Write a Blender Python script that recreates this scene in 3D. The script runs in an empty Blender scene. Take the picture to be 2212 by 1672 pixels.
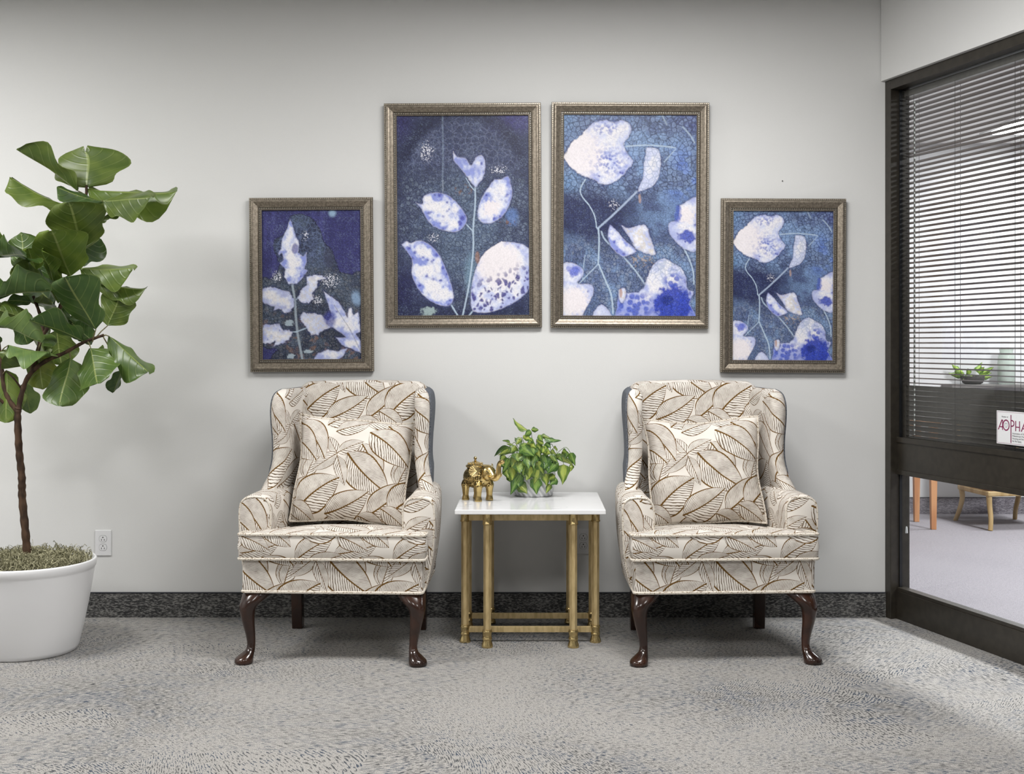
import bpy, bmesh, math, random
import numpy as np
from mathutils import Vector, Matrix

random.seed(7)
RNG = np.random.default_rng(11)
SC = bpy.context.scene
COL = SC.collection
PI = math.pi

# ---------------------------------------------------------------- camera
FPX = 2654.0            # focal length in pixels of the 2212 px wide frame
CAM_H = 1.2405
CAM_D = 5.6             # distance from the back wall (y = 0)
PX0, PY0 = 1142.0, 745.0
cam_data = bpy.data.cameras.new('camera')
cam_data.sensor_fit = 'HORIZONTAL'
cam_data.sensor_width = 36.0
cam_data.lens = 36.0 * FPX / 2212.0
cam_data.shift_x = -(PX0 - 1106.0) / 2212.0
cam_data.shift_y = (PY0 - 836.0) / 2212.0
cam_data.clip_end = 60.0
cam = bpy.data.objects.new('camera', cam_data)
COL.objects.link(cam)
cam.location = (0.0, -CAM_D, CAM_H)
cam.rotation_euler = (PI / 2, 0, 0)
SC.camera = cam

# ---------------------------------------------------------------- world, exposure
world = bpy.data.worlds.new('world')
SC.world = world
world.use_nodes = True
bg = world.node_tree.nodes['Background']
bg.inputs['Color'].default_value = (0.9, 0.95, 1.0, 1)
bg.inputs['Strength'].default_value = 0.15
SC.view_settings.view_transform = 'Standard'
SC.view_settings.look = 'None'
SC.view_settings.gamma = 1.0
SC.view_settings.use_curve_mapping = False
SC.view_settings.exposure = 0.0
SC.cycles.max_bounces = 5
SC.cycles.diffuse_bounces = 3
SC.cycles.glossy_bounces = 3
SC.cycles.transmission_bounces = 4
SC.cycles.transparent_max_bounces = 12
SC.cycles.adaptive_threshold = 0.02
SC.cycles.caustics_reflective = False
SC.cycles.caustics_refractive = False
LAMP_ROOM = 33.0        # emission of the ceiling lamps of this room
LAMP_REAR = 28.0        # the lamps further from the wall are dimmer
LAMP_OFFICE = 210.0      # and of the room behind the glass


def at(px, py, Y):
    """point of the place at depth plane y=Y that the photograph shows at (px, py)"""
    d = CAM_D + Y
    return Vector(((px - PX0) * d / FPX, Y, CAM_H - (py - PY0) * d / FPX))


# ---------------------------------------------------------------- materials
def lin(r, g, b):
    f = lambda c: (c / 12.92) if c <= 0.04045 else ((c + 0.055) / 1.055) ** 2.4
    return (f(r / 255.0), f(g / 255.0), f(b / 255.0), 1.0)


class Nodes:
    """small helper to write shader graphs"""
    def __init__(self, nt):
        self.nt = nt

    def put(self, sock, v):
        if isinstance(v, bpy.types.NodeSocket):
            self.nt.links.new(v, sock)
        elif v is not None:
            sock.default_value = v

    def node(self, kind, ins=None, **props):
        n = self.nt.nodes.new(kind)
        for k, v in props.items():
            setattr(n, k, v)
        for k, v in (ins or {}).items():
            self.put(n.inputs[k], v)
        return n

    def math(self, op, a, b=None, c=None, clamp=False):
        n = self.node('ShaderNodeMath', operation=op, use_clamp=clamp)
        self.put(n.inputs[0], a)
        if b is not None: self.put(n.inputs[1], b)
        if c is not None: self.put(n.inputs[2], c)
        return n.outputs[0]

    def vmath(self, op, a, b=None, c=None, scale=None):
        n = self.node('ShaderNodeVectorMath', operation=op)
        self.put(n.inputs[0], a)
        if b is not None: self.put(n.inputs[1], b)
        if c is not None: self.put(n.inputs[2], c)
        if scale is not None: self.put(n.inputs['Scale'], scale)
        return n.outputs['Value'] if op in ('LENGTH', 'DOT_PRODUCT', 'DISTANCE') else n.outputs['Vector']

    def mixc(self, f, a, b, mode='MIX'):
        n = self.node('ShaderNodeMix', data_type='RGBA', blend_type=mode)
        self.put(n.inputs[0], f); self.put(n.inputs[6], a); self.put(n.inputs[7], b)
        return n.outputs[2]

    def mixv(self, f, a, b):
        n = self.node('ShaderNodeMix', data_type='VECTOR')
        self.put(n.inputs[0], f); self.put(n.inputs[4], a); self.put(n.inputs[5], b)
        return n.outputs[1]

    def noise(self, vec, scale=5.0, detail=2.0, rough=0.5, color=False, dist=0.0):
        n = self.node('ShaderNodeTexNoise', {'Scale': scale, 'Detail': detail, 'Roughness': rough, 'Distortion': dist})
        if vec is not None: self.put(n.inputs['Vector'], vec)
        return n.outputs['Color'] if color else n.outputs[0]

    def ramp(self, f, lo, hi):
        n = self.node('ShaderNodeMapRange', {'From Min': lo, 'From Max': hi})
        n.interpolation_type = 'SMOOTHSTEP'
        self.put(n.inputs['Value'], f)
        return n.outputs[0]

    def co(self, which='Object'):
        return self.node('ShaderNodeTexCoord').outputs[which]

    def sep(self, v):
        n = self.node('ShaderNodeSeparateXYZ'); self.put(n.inputs[0], v)
        return n.outputs[0], n.outputs[1], n.outputs[2]

    def comb(self, x, y, z):
        n = self.node('ShaderNodeCombineXYZ')
        self.put(n.inputs[0], x); self.put(n.inputs[1], y); self.put(n.inputs[2], z)
        return n.outputs[0]

    def bump(self, h, strength=0.3, dist=0.002):
        n = self.node('ShaderNodeBump', {'Strength': strength, 'Distance': dist})
        self.put(n.inputs['Height'], h)
        return n.outputs[0]


def material(name, color=(0.5, 0.5, 0.5, 1), rough=0.5, metal=0.0, spec=0.5):
    m = bpy.data.materials.new(name)
    m.use_nodes = True
    nt = m.node_tree
    b = nt.nodes['Principled BSDF']
    b.inputs['Base Color'].default_value = color
    b.inputs['Roughness'].default_value = rough
    b.inputs['Metallic'].default_value = metal
    b.inputs['Specular IOR Level'].default_value = spec
    return m, Nodes(nt), b


def mottled(name, c1, c2, scale=20.0, rough=0.5, metal=0.0, spec=0.5, bump=0.0, detail=3.0, lo=0.35, hi=0.65, stretch=None):
    m, T, b = material(name, c1, rough, metal, spec)
    v = T.co('Object')
    if stretch:
        v = T.vmath('MULTIPLY', v, stretch)
    n = T.noise(v, scale, detail)
    T.put(b.inputs['Base Color'], T.mixc(T.ramp(n, lo, hi), c1, c2))
    if bump:
        T.put(b.inputs['Normal'], T.bump(n, bump))
    return m


# ---------------------------------------------------------------- geometry helpers
class MB:
    """collects vertices and faces of ONE mesh"""
    def __init__(self):
        self.v = []; self.f = []; self.uv = []

    def add(self, verts, faces, uvs=None):
        o = len(self.v)
        self.v += [tuple(p) for p in verts]
        self.f += [tuple(i + o for i in f) for f in faces]
        return self

    def box(self, x0, x1, y0, y1, z0, z1):
        vs = [(x, y, z) for z in (z0, z1) for y in (y0, y1) for x in (x0, x1)]
        return self.add(vs, [(0, 2, 3, 1), (4, 5, 7, 6), (0, 1, 5, 4), (2, 6, 7, 3), (0, 4, 6, 2), (1, 3, 7, 5)])

    def hexa(self, pts):
        return self.add(pts, [(0, 2, 3, 1), (4, 5, 7, 6), (0, 1, 5, 4), (2, 6, 7, 3), (0, 4, 6, 2), (1, 3, 7, 5)])

    def rings(self, rings, cap0=True, cap1=True, closed=True):
        n = len(rings[0]); vs = [p for r in rings for p in r]; fs = []
        for i in range(len(rings) - 1):
            for j in range(n if closed else n - 1):
                k = (j + 1) % n
                fs.append((i * n + j, i * n + k, (i + 1) * n + k, (i + 1) * n + j))
        if cap0: fs.append(tuple(range(n - 1, -1, -1)))
        if cap1: fs.append(tuple((len(rings) - 1) * n + j for j in range(n)))
        return self.add(vs, fs)

    def lathe(self, prof, seg=24, c=(0, 0, 0), cap0=True, cap1=True):
        rs = []
        for r, z in prof:
            rs.append([(c[0] + r * math.cos(2 * PI * j / seg), c[1] + r * math.sin(2 * PI * j / seg), c[2] + z) for j in range(seg)])
        return self.rings(rs, cap0, cap1)

    def tube(self, pts, rad, seg=8):
        pts = [Vector(p) for p in pts]
        if not isinstance(rad, (list, tuple)): rad = [rad] * len(pts)
        rs = []; up = Vector((0.31, 0.2, 0.93)).normalized(); prev = None
        for i, p in enumerate(pts):
            t = (pts[min(i + 1, len(pts) - 1)] - pts[max(i - 1, 0)]).normalized()
            if prev is None:
                s = t.cross(up)
                if s.length < 0.05: s = t.cross(Vector((1, 0, 0)))
            else:
                s = prev - t * prev.dot(t)
            s.normalize(); prev = s
            q = t.cross(s)
            rs.append([p + (s * math.cos(2 * PI * j / seg) + q * math.sin(2 * PI * j / seg)) * rad[i] for j in range(seg)])
        return self.rings(rs)

    def sphere(self, c, r, seg=8, n=5):
        if not isinstance(r, (list, tuple)): r = (r, r, r)
        rs = []
        for i in range(n + 1):
            a = -PI / 2 + PI * i / n
            k = max(math.cos(a), 0.02)
            rs.append([(c[0] + r[0] * k * math.cos(2 * PI * j / seg), c[1] + r[1] * k * math.sin(2 * PI * j / seg), c[2] + r[2] * math.sin(a)) for j in range(seg)])
        return self.rings(rs)

    def build(self, name, mat, parent=None, smooth=False, bevel=0.0, seg=2, loc=None, angle=40):
        me = bpy.data.meshes.new(name)
        me.from_pydata(self.v, [], self.f)
        me.update()
        bm = bmesh.new(); bm.from_mesh(me)
        bmesh.ops.recalc_face_normals(bm, faces=bm.faces)
        if bevel > 0:
            ed = [e for e in bm.edges if len(e.link_faces) == 2 and e.calc_face_angle(0) > math.radians(angle)]
            bmesh.ops.bevel(bm, geom=ed, offset=bevel, segments=seg, profile=0.5, affect='EDGES', clamp_overlap=True)
        bm.to_mesh(me); bm.free()
        if smooth:
            shade(me, 50 if smooth is True else smooth)
        return link(name, me, mat, parent, loc)


def shade(me, deg=50):
    me.polygons.foreach_set('use_smooth', [True] * len(me.polygons))
    me.set_sharp_from_angle(angle=math.radians(deg))


def link(name, me, mat, parent=None, loc=None):
    if mat is not None and not me.materials:
        me.materials.append(mat)
    o = bpy.data.objects.new(name, me)
    COL.objects.link(o)
    if parent is not None: o.parent = parent
    if loc is not None: o.location = loc
    return o


def thing(name, label, cat, loc=(0, 0, 0), rotz=0.0, group=None):
    o = bpy.data.objects.new(name, None)
    o.empty_display_size = 0.1
    COL.objects.link(o)
    o.location = loc; o.rotation_euler = (0, 0, rotz)
    return tag(o, label, cat, group)


def tag(o, label, cat, group=None):
    o['label'] = label; o['category'] = cat
    if group: o['group'] = group
    return o


def structure(o, label=None):
    o['kind'] = 'structure'
    if label: o['label'] = label
    return o


def spline(pts, n):
    """Catmull-Rom through tuples of any length, n samples"""
    P = np.array(pts, float); m = len(P)
    out = []
    for t in np.linspace(0, m - 1, n):
        i = min(int(t), m - 2); u = t - i
        p0, p1, p2, p3 = P[max(i - 1, 0)], P[i], P[i + 1], P[min(i + 2, m - 1)]
        out.append(0.5 * ((2 * p1) + (-p0 + p2) * u + (2 * p0 - 5 * p1 + 4 * p2 - p3) * u * u + (-p0 + 3 * p1 - 3 * p2 + p3) * u ** 3))
    return np.array(out)


def box_uv(o, off=(0, 0), rot=0.0):
    """planar uv in metres, picked per face by its main direction"""
    me = o.data
    uvl = me.uv_layers.new(name='uv')
    c, s = math.cos(rot), math.sin(rot)
    for p in me.polygons:
        n = p.normal; ax = max(range(3), key=lambda k: abs(n[k]) * (1.25 if k == 1 else 1.0))
        for li in p.loop_indices:
            v = me.vertices[me.loops[li].vertex_index].co
            if ax == 1: a, b = v.x, v.z
            elif ax == 2: a, b = v.x, v.y + 0.1
            else: a, b = v.y + 0.37, v.z
            uvl.data[li].uv = (c * a - s * b + off[0], s * a + c * b + off[1])

# ================================================================ the room
M_wall = None
def wall_material(name, col):
    m, T, b = material(name, col, 0.75, 0, 0.25)
    v = T.co('Object')
    n = T.noise(v, 240, 0)
    T.put(b.inputs['Base Color'], T.mixc(n, col, tuple(c * 0.985 for c in col[:3]) + (1,)))
    T.put(b.inputs['Normal'], T.bump(n, 0.12, 0.001))
    return m

M_wall = wall_material('painted_wall', (0.70, 0.70, 0.69, 1))
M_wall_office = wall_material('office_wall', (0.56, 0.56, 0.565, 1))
M_ceiling = wall_material('ceiling_paint', (0.72, 0.72, 0.71, 1))


def carpet_material(name, base, base2, dash, amount=1.0, cell=2.0, gloss=0.9, dark=None):
    m, T, b = material(name, base, gloss, 0, 0.1)
    P = T.co('Object')
    P = T.vmath('ADD', P, T.vmath('SCALE', T.vmath('SUBTRACT', T.noise(P, 1.3, 0, color=True), (0.5, 0.5, 0.5)), scale=0.55))
    Ps = T.vmath('MULTIPLY', P, (cell * 0.8, cell * 1.5, cell))
    vor = T.node('ShaderNodeTexVoronoi', {'Vector': Ps, 'Scale': 1.0, 'Randomness': 1.0}, voronoi_dimensions='2D')
    local = T.vmath('SUBTRACT', P, T.vmath('MULTIPLY', vor.outputs['Position'], (1 / (cell * 0.8), 1 / (cell * 1.5), 0)))
    r, g, bl = T.sep(vor.outputs['Color'])
    rot = T.node('ShaderNodeVectorRotate', {'Vector': local, 'Angle': T.math('MULTIPLY_ADD', r, 2.4, -1.0)}, rotation_type='Z_AXIS')
    q = T.vmath('ADD', rot.outputs[0], T.vmath('SCALE', vor.outputs['Color'], scale=7.0))
    x, y, z = T.sep(q)
    row = T.math('MULTIPLY_ADD', T.math('SINE', T.math('MULTIPLY', y, 2 * PI / 0.0095)), 0.5, 0.5)
    st = T.comb(T.math('MULTIPLY', x, 48.0), T.math('MULTIPLY', y, 230.0), 0.0)
    nz = T.noise(st, 1.0, 1.0, 0.6)
    patch = T.noise(P, 1.9, 0.0)
    d = T.math('ADD', nz, T.math('MULTIPLY', row, 0.11))
    d = T.math('ADD', d, T.math('MULTIPLY', T.math('SUBTRACT', patch, 0.5), 0.22))
    mask = T.math('MULTIPLY', T.ramp(d, 0.60, 0.67), amount)
    tuft = T.noise(T.co('Object'), 300, 1, 0.7)
    c = T.mixc(T.ramp(tuft, 0.33, 0.67), base2, base)
    hue = T.noise(P, 14.0, 0.0)
    dc = T.mixc(T.ramp(hue, 0.38, 0.62), dash, dark or dash)
    c = T.mixc(mask, c, dc)
    T.put(b.inputs['Base Color'], c)
    T.put(b.inputs['Normal'], T.bump(T.noise(T.co('Object'), 300, 0), 0.5, 0.004))
    return m

M_carpet = carpet_material('patterned_carpet', (0.445, 0.428, 0.405, 1), (0.24, 0.232, 0.22, 1), (0.040, 0.058, 0.090, 1), 0.92, dark=(0.065, 0.067, 0.070, 1))
M_carpet_office = carpet_material('office_carpet', (0.36, 0.34, 0.36, 1), (0.20, 0.19, 0.205, 1), (0.16, 0.15, 0.17, 1), 0.4)
# carpet-covered baseboard: dark, woven in short horizontal dashes
def base_carpet(name, c1, c2):
    m, T, b = material(name, c1, 0.95, 0, 0.1)
    v = T.vmath('MULTIPLY', T.co('Object'), (70, 70, 260))
    n = T.noise(v, 1.0, 2, 0.65)
    n2 = T.noise(T.vmath('MULTIPLY', T.co('Object'), (9, 9, 14)), 1.0, 2)
    f = T.math('ADD', T.ramp(n, 0.42, 0.66), T.math('MULTIPLY', T.math('SUBTRACT', n2, 0.5), 0.8), clamp=True)
    T.put(b.inputs['Base Color'], T.mixc(f, c1, c2))
    T.put(b.inputs['Normal'], T.bump(n, 0.5, 0.003))
    return m
M_basecarpet = base_carpet('baseboard_carpet', (0.040, 0.040, 0.041, 1), (0.24, 0.235, 0.225, 1))
M_basecarpet_office = base_carpet('office_baseboard_carpet', (0.11, 0.10, 0.115, 1), (0.26, 0.245, 0.265, 1))
M_baseedge, _, _ = material('baseboard_edge', (0.012, 0.014, 0.022, 1), 0.5)
M_bronze = mottled('dark_bronze_metal', (0.024, 0.020, 0.015, 1), (0.033, 0.028, 0.021, 1), 30, 0.36, 0.0, 0.5, 0.0)
M_gasket, _, _ = material('black_gasket', (0.008, 0.009, 0.011, 1), 0.35)
M_white_plastic, _, _ = material('white_plastic', (0.74, 0.74, 0.75, 1), 0.35)
M_slot, _, _ = material('dark_slot', (0.02, 0.018, 0.016, 1), 0.6)

CEIL = 2.85
AX, AY = 0.2926, -0.9563          # along the glazed partition, towards the camera
NX, NY = 0.9563, 0.2926           # through the partition, into the office behind
PX_ = 1.624                        # where the frame face meets the back wall

def W(u, n, z):
    return (PX_ + AX * u + NX * n, AY * u + NY * n, z)

def pbox(mb, u0, u1, n0, n1, z0, z1):
    """box aligned to the partition"""
    return mb.hexa([W(u, n, z) for z in (z0, z1) for n in (n0, n1) for u in (u0, u1)])

U_END = 8.6
# floor of this room, wall to wall
e = W(U_END, 0.05, 0)
mb = MB().add([(-4.2, 0.0, 0), (PX_ + 0.06, 0.0, 0), (e[0], e[1], 0), (-4.2, e[1], 0),
               (-4.2, 0.0, -0.05), (PX_ + 0.06, 0.0, -0.05), (e[0], e[1], -0.05), (-4.2, e[1], -0.05)],
              [(3, 2, 1, 0), (4, 5, 6, 7), (0, 1, 5, 4), (1, 2, 6, 5), (2, 3, 7, 6), (3, 0, 4, 7)])
structure(mb.build('floor', M_carpet))
# office floor behind the glass
mb = MB().add([(PX_ + 0.06, 0.0, 0), (1.70, 3.42, 0), (8.0, 3.42, 0), (8.0, e[1], 0), (e[0], e[1], 0),
               (PX_ + 0.06, 0.0, -0.05), (1.70, 3.42, -0.05), (8.0, 3.42, -0.05), (8.0, e[1], -0.05), (e[0], e[1], -0.05)],
              [(4, 3, 2, 1, 0), (5, 6, 7, 8, 9), (0, 1, 6, 5), (1, 2, 7, 6), (2, 3, 8, 7), (3, 4, 9, 8), (4, 0, 5, 9)])
structure(mb.build('floor_office', M_carpet_office))
structure(MB().box(-4.2, 8.0, e[1] - 0.1, 3.52, CEIL, CEIL + 0.08).build('ceiling', M_ceiling))
# the office has its own, lower ceiling
OCEIL = 2.72
o0, o1 = W(0.0, 0.12, 0), W(U_END, 0.12, 0)
mb = MB().add([(o0[0], o0[1], z) for z in (OCEIL,)] + [(1.70, 3.42, OCEIL), (8.0, 3.42, OCEIL), (8.0, o1[1], OCEIL), (o1[0], o1[1], OCEIL)]
              + [(o0[0], o0[1], OCEIL + 0.03), (1.70, 3.42, OCEIL + 0.03), (8.0, 3.42, OCEIL + 0.03), (8.0, o1[1], OCEIL + 0.03), (o1[0], o1[1], OCEIL + 0.03)],
              [(0, 1, 2, 3, 4), (9, 8, 7, 6, 5), (0, 5, 6, 1), (1, 6, 7, 2), (2, 7, 8, 3), (3, 8, 9, 4), (4, 9, 5, 0)])
structure(mb.build('ceiling_office', M_ceiling))
structure(MB().box(-4.2, PX_ + 0.03, 0.0, 0.12, 0, CEIL).build('wall_back', M_wall))
structure(MB().box(-4.3, -4.2, e[1], 0.12, 0, CEIL).build('wall_left', M_wall))
structure(MB().box(-4.3, 8.0, e[1] - 0.1, e[1], 0, CEIL).build('wall_front', M_wall))
# wall over the glazing and the plain wall beyond it
mb = MB(); pbox(mb, 0.0, 3.2, -0.02, 0.12, 2.441, CEIL)
structure(mb.build('wall_right', M_wall))
mb = MB(); pbox(mb, 3.2, U_END, -0.02, 0.12, 0, CEIL)
structure(mb.build('wall_right_plain', M_wall))
# office walls
structure(MB().box(1.60, 8.1, 3.42, 3.52, 0, CEIL).build('wall_office_back', M_wall_office))
structure(MB().box(8.0, 8.1, e[1], 3.42, 0, CEIL).build('wall_office_right', M_wall_office))
structure(MB().box(1.60, 1.70, 0.12, 3.42, 0, CEIL).build('wall_office_left', M_wall_office))

def baseboard(name, mb_body, mb_edge, mat):
    o = mb_body.build(name, mat)
    structure(o)
    mb_edge.build('edge_strip', M_baseedge, o)
    return o
baseboard('baseboard_back', MB().box(-4.2, 1.625, -0.010, 0.0, 0, 0.110), MB().box(-4.2, 1.625, -0.0115, 0.0, 0.110, 0.114), M_basecarpet)
baseboard('baseboard_left', MB().box(-4.2, -4.19, e[1], -0.011, 0, 0.110), MB().box(-4.2, -4.1885, e[1], -0.0115, 0.110, 0.114), M_basecarpet)
baseboard('baseboard_office', MB().box(1.70, 8.0, 3.408, 3.42, 0, 0.120), MB().box(1.70, 8.0, 3.407, 3.42, 0.120, 0.123), M_basecarpet_office)

# ---------------------------------------------------------------- glazed partition
win = bpy.data.objects.new('window_1', None); COL.objects.link(win)
structure(win, 'dark bronze glazed partition with wide middle rail on the right')
FT = 0.100
mb = MB(); pbox(mb, 0.0, 0.045, 0.0, FT, 0.0, 2.441); mb.build('jamb', M_bronze, win, bevel=0.002)
mb = MB(); pbox(mb, 0.045, 3.155, 0.0, FT, 2.396, 2.441); mb.build('header', M_bronze, win, bevel=0.002)
mb = MB(); pbox(mb, 3.155, 3.2, 0.0, FT, 0.0, 2.441); mb.build('jamb', M_bronze, win, bevel=0.002)
mb = MB(); pbox(mb, 1.62, 1.665, 0.0, FT, 0.0, 2.396); mb.build('mullion', M_bronze, win, bevel=0.002)
M_glass = bpy.data.materials.new('clear_glass'); M_glass.use_nodes = True
_nt = M_glass.node_tree; _nt.nodes.clear(); _T = Nodes(_nt)
_fr = _T.node('ShaderNodeFresnel', {'IOR': 1.45})
_mx = _T.node('ShaderNodeMixShader')
_tr = _T.node('ShaderNodeBsdfTransparent', {'Color': (0.93, 0.95, 0.95, 1)})
_gl = _T.node('ShaderNodeBsdfGlossy', {'Roughness': 0.02, 'Color': (1, 1, 1, 1)})
_front = _T.math('SUBTRACT', 1.0, _T.node('ShaderNodeNewGeometry').outputs['Backfacing'])
_nt.links.new(_T.math('MULTIPLY', _fr.outputs[0], _front), _mx.inputs[0]); _nt.links.new(_tr.outputs[0], _mx.inputs[1]); _nt.links.new(_gl.outputs[0], _mx.inputs[2])
_nt.links.new(_mx.outputs[0], _T.node('ShaderNodeOutputMaterial').inputs[0])
for (a, b_) in ((0.045, 1.62), (1.665, 3.155)):
    # middle rail: body plus the proud glazing beads on either edge
    mb = MB(); pbox(mb, a, b_, 0.036, 0.066, 0.655, 0.822)
    rail = mb.build('middle_rail', M_bronze, win, bevel=0.0015)
    mb = MB(); pbox(mb, a, b_, 0.030, 0.036, 0.800, 0.824); mb.build('glazing_bead', M_bronze, rail, bevel=0.001)
    mb = MB(); pbox(mb, a, b_, 0.030, 0.036, 0.655, 0.676); mb.build('glazing_bead', M_bronze, rail, bevel=0.001)
    mb = MB(); pbox(mb, a, b_, 0.030, 0.080, 0.0, 0.128)
    rail = mb.build('bottom_rail', M_bronze, win, bevel=0.0015)
    mb = MB(); pbox(mb, a, b_, 0.034, 0.076, 0.128, 0.143); mb.build('glazing_bead', M_bronze, rail, bevel=0.001)
    for (z0, z1) in ((0.143, 0.655), (0.822, 2.396)):
        mb = MB(); pbox(mb, a + 0.004, b_ - 0.004, 0.048, 0.053, z0, z1); mb.build('pane', M_glass, win)
        mb = MB(); pbox(mb, a, a + 0.006, 0.044, 0.057, z0, z1); mb.build('gasket', M_gasket, win)
        mb = MB(); pbox(mb, b_ - 0.006, b_, 0.044, 0.057, z0, z1); mb.build('gasket', M_gasket, win)

# ---------------------------------------------------------------- ceiling lamps
def emitter(name, strength, col=(1, 1, 1, 1)):
    m = bpy.data.materials.new(name); m.use_nodes = True
    nt = m.node_tree; nt.nodes.clear(); T = Nodes(nt)
    e_ = T.node('ShaderNodeEmission', {'Color': col, 'Strength': strength})
    m.cycles.emission_sampling = 'FRONT'
    nt.links.new(e_.outputs[0], T.node('ShaderNodeOutputMaterial').inputs[0])
    return m
M_lamp = emitter('lamp_diffuser', LAMP_ROOM, (1.0, 0.99, 0.972, 1))
M_lamp_rear = emitter('rear_lamp_diffuser', LAMP_REAR, (1.0, 0.99, 0.972, 1))
M_lamp_office = emitter('office_lamp_diffuser', LAMP_OFFICE, (1.0, 0.985, 1.0, 1))
M_lamp_office_far = emitter('far_office_lamp_diffuser', LAMP_OFFICE * 0.15, (1.0, 0.985, 1.0, 1))
M_lampframe, _, _ = material('lamp_frame', (0.7, 0.7, 0.7, 1), 0.5)

def ceiling_lamp(x, y, w, d, mat, label, rot=0.0, z=CEIL):
    t = thing('ceiling_light', label, 'ceiling light', (x, y, z), rot, 'recessed ceiling lights')
    f = 0.03
    mb = MB(); mb.box(-w / 2 - f, w / 2 + f, -d / 2 - f, -d / 2, -0.014, 0)
    mb.box(-w / 2 - f, w / 2 + f, d / 2, d / 2 + f, -0.014, 0)
    mb.box(-w / 2 - f, -w / 2, -d / 2, d / 2, -0.014, 0)
    mb.box(w / 2, w / 2 + f, -d / 2, d / 2, -0.014, 0)
    mb.build('frame', M_lampframe, t)
    # a single lit sheet, facing down
    me = bpy.data.meshes.new('diffuser')
    me.from_pydata([(-w / 2, -d / 2, -0.006), (-w / 2, d / 2, -0.006), (w / 2, d / 2, -0.006), (w / 2, -d / 2, -0.006)], [], [(0, 1, 2, 3)])
    link('diffuser', me, mat, t)
    return t

ceiling_lamp(-2.90, -1.65, 1.15, 0.60, M_lamp, 'recessed ceiling light above and left of the fig tree')
ceiling_lamp(0.38, -1.65, 1.15, 0.60, M_lamp, 'recessed ceiling light above the carpet before the two wing chairs')
ceiling_lamp(-2.90, -4.4, 0.60, 0.60, M_lamp_rear, 'recessed ceiling light over the far left of the carpet')
ceiling_lamp(-0.75, -4.4, 0.60, 0.60, M_lamp_rear, 'recessed ceiling light over the middle of the carpet')
ceiling_lamp(1.50, -4.0, 0.60, 0.60, M_lamp_rear, 'recessed ceiling light over the right of the carpet')
ceiling_lamp(3.78, 2.63, 1.2, 0.66, M_lamp_office_far, 'bright ceiling light of the office seen through the blind', z=OCEIL)
ceiling_lamp(3.95, -0.15, 0.45, 0.9, M_lamp_office, 'office ceiling light close behind the glazed partition', z=OCEIL)

# ================================================================ leaf fabric
TILE = (0.385, 0.47)
# centre x, centre y, angle, half length, half width, bend   (metres inside the repeat)
LEAVES = [
    (-0.050, 0.232, 32, 0.090, 0.048, 0.15), (0.120, 0.222, 14, 0.090, 0.044, -0.15), (-0.180, 0.010, 78, 0.070, 0.036, 0.15), (0.215, 0.005, 70, 0.060, 0.032, 0.1),
    (-0.010, 0.181, 20, 0.078, 0.036, 0.10), (0.085, 0.030, -62, 0.095, 0.050, 0.20),
    (-0.088, 0.093, 125, 0.045, 0.023, 0.0), (-0.113, 0.020, 217, 0.064, 0.030, 0.05), (-0.012, 0.091, 28, 0.060, 0.028, 0.1),
    (-0.172, 0.122, -50, 0.108, 0.062, 0.22), (0.157, 0.103, -38, 0.112, 0.066, 0.22), (0.064, -0.026, -40, 0.124, 0.074, -0.18),
    (-0.040, -0.012, -70, 0.066, 0.027, 0.05), (0.167, -0.123, 46, 0.104, 0.064, -0.22), (-0.137, -0.103, 40, 0.112, 0.076, 0.20),
    (-0.190, -0.190, -35, 0.070, 0.038, 0.15), (0.000, -0.152, 30, 0.104, 0.060, -0.20), (0.105, -0.215, -25, 0.070, 0.036, 0.15),
]

def leaf_group():
    g = bpy.data.node_groups.new('printed_leaf', 'ShaderNodeTree')
    I = g.interface
    I.new_socket('P', in_out='INPUT', socket_type='NodeSocketVector')
    I.new_socket('Under', in_out='INPUT', socket_type='NodeSocketVector')
    I.new_socket('Centre', in_out='INPUT', socket_type='NodeSocketVector')
    I.new_socket('Angle', in_out='INPUT', socket_type='NodeSocketFloat')
    I.new_socket('Scale', in_out='INPUT', socket_type='NodeSocketVector')
    I.new_socket('Bend', in_out='INPUT', socket_type='NodeSocketFloat')
    I.new_socket('Id', in_out='INPUT', socket_type='NodeSocketFloat')
    I.new_socket('V', in_out='OUTPUT', socket_type='NodeSocketVector')
    T = Nodes(g)
    gi = g.nodes.new('NodeGroupInput'); go = g.nodes.new('NodeGroupOutput')
    q = T.vmath('SUBTRACT', gi.outputs['P'], gi.outputs['Centre'])
    q = T.vmath('WRAP', q, (TILE[0] / 2, TILE[1] / 2, 1), (-TILE[0] / 2, -TILE[1] / 2, -1))
    r = T.node('ShaderNodeVectorRotate', {'Vector': q, 'Angle': gi.outputs['Angle']}, rotation_type='Z_AXIS')
    q = T.vmath('MULTIPLY', r.outputs[0], gi.outputs['Scale'])
    x, y, _ = T.sep(q)
    x2 = T.math('MULTIPLY', x, x)
    y = T.math('MULTIPLY_ADD', x2, gi.outputs['Bend'], y)
    w = T.math('MAXIMUM', T.math('SUBTRACT', 1.0, T.math('POWER', T.math('ABSOLUTE', x), 2.4)), 0.0001)
    w = T.math('MULTIPLY', w, T.math('MULTIPLY_ADD', x, -0.28, 1.0))
    rr = T.math('DIVIDE', y, w)
    inside = T.math('LESS_THAN', T.math('ABSOLUTE', rr), 1.0)
    out = T.mixv(inside, gi.outputs['Under'], T.comb(x, rr, gi.outputs['Id']))
    g.links.new(out, go.inputs['V'])
    return g

LEAFG = leaf_group()

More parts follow.
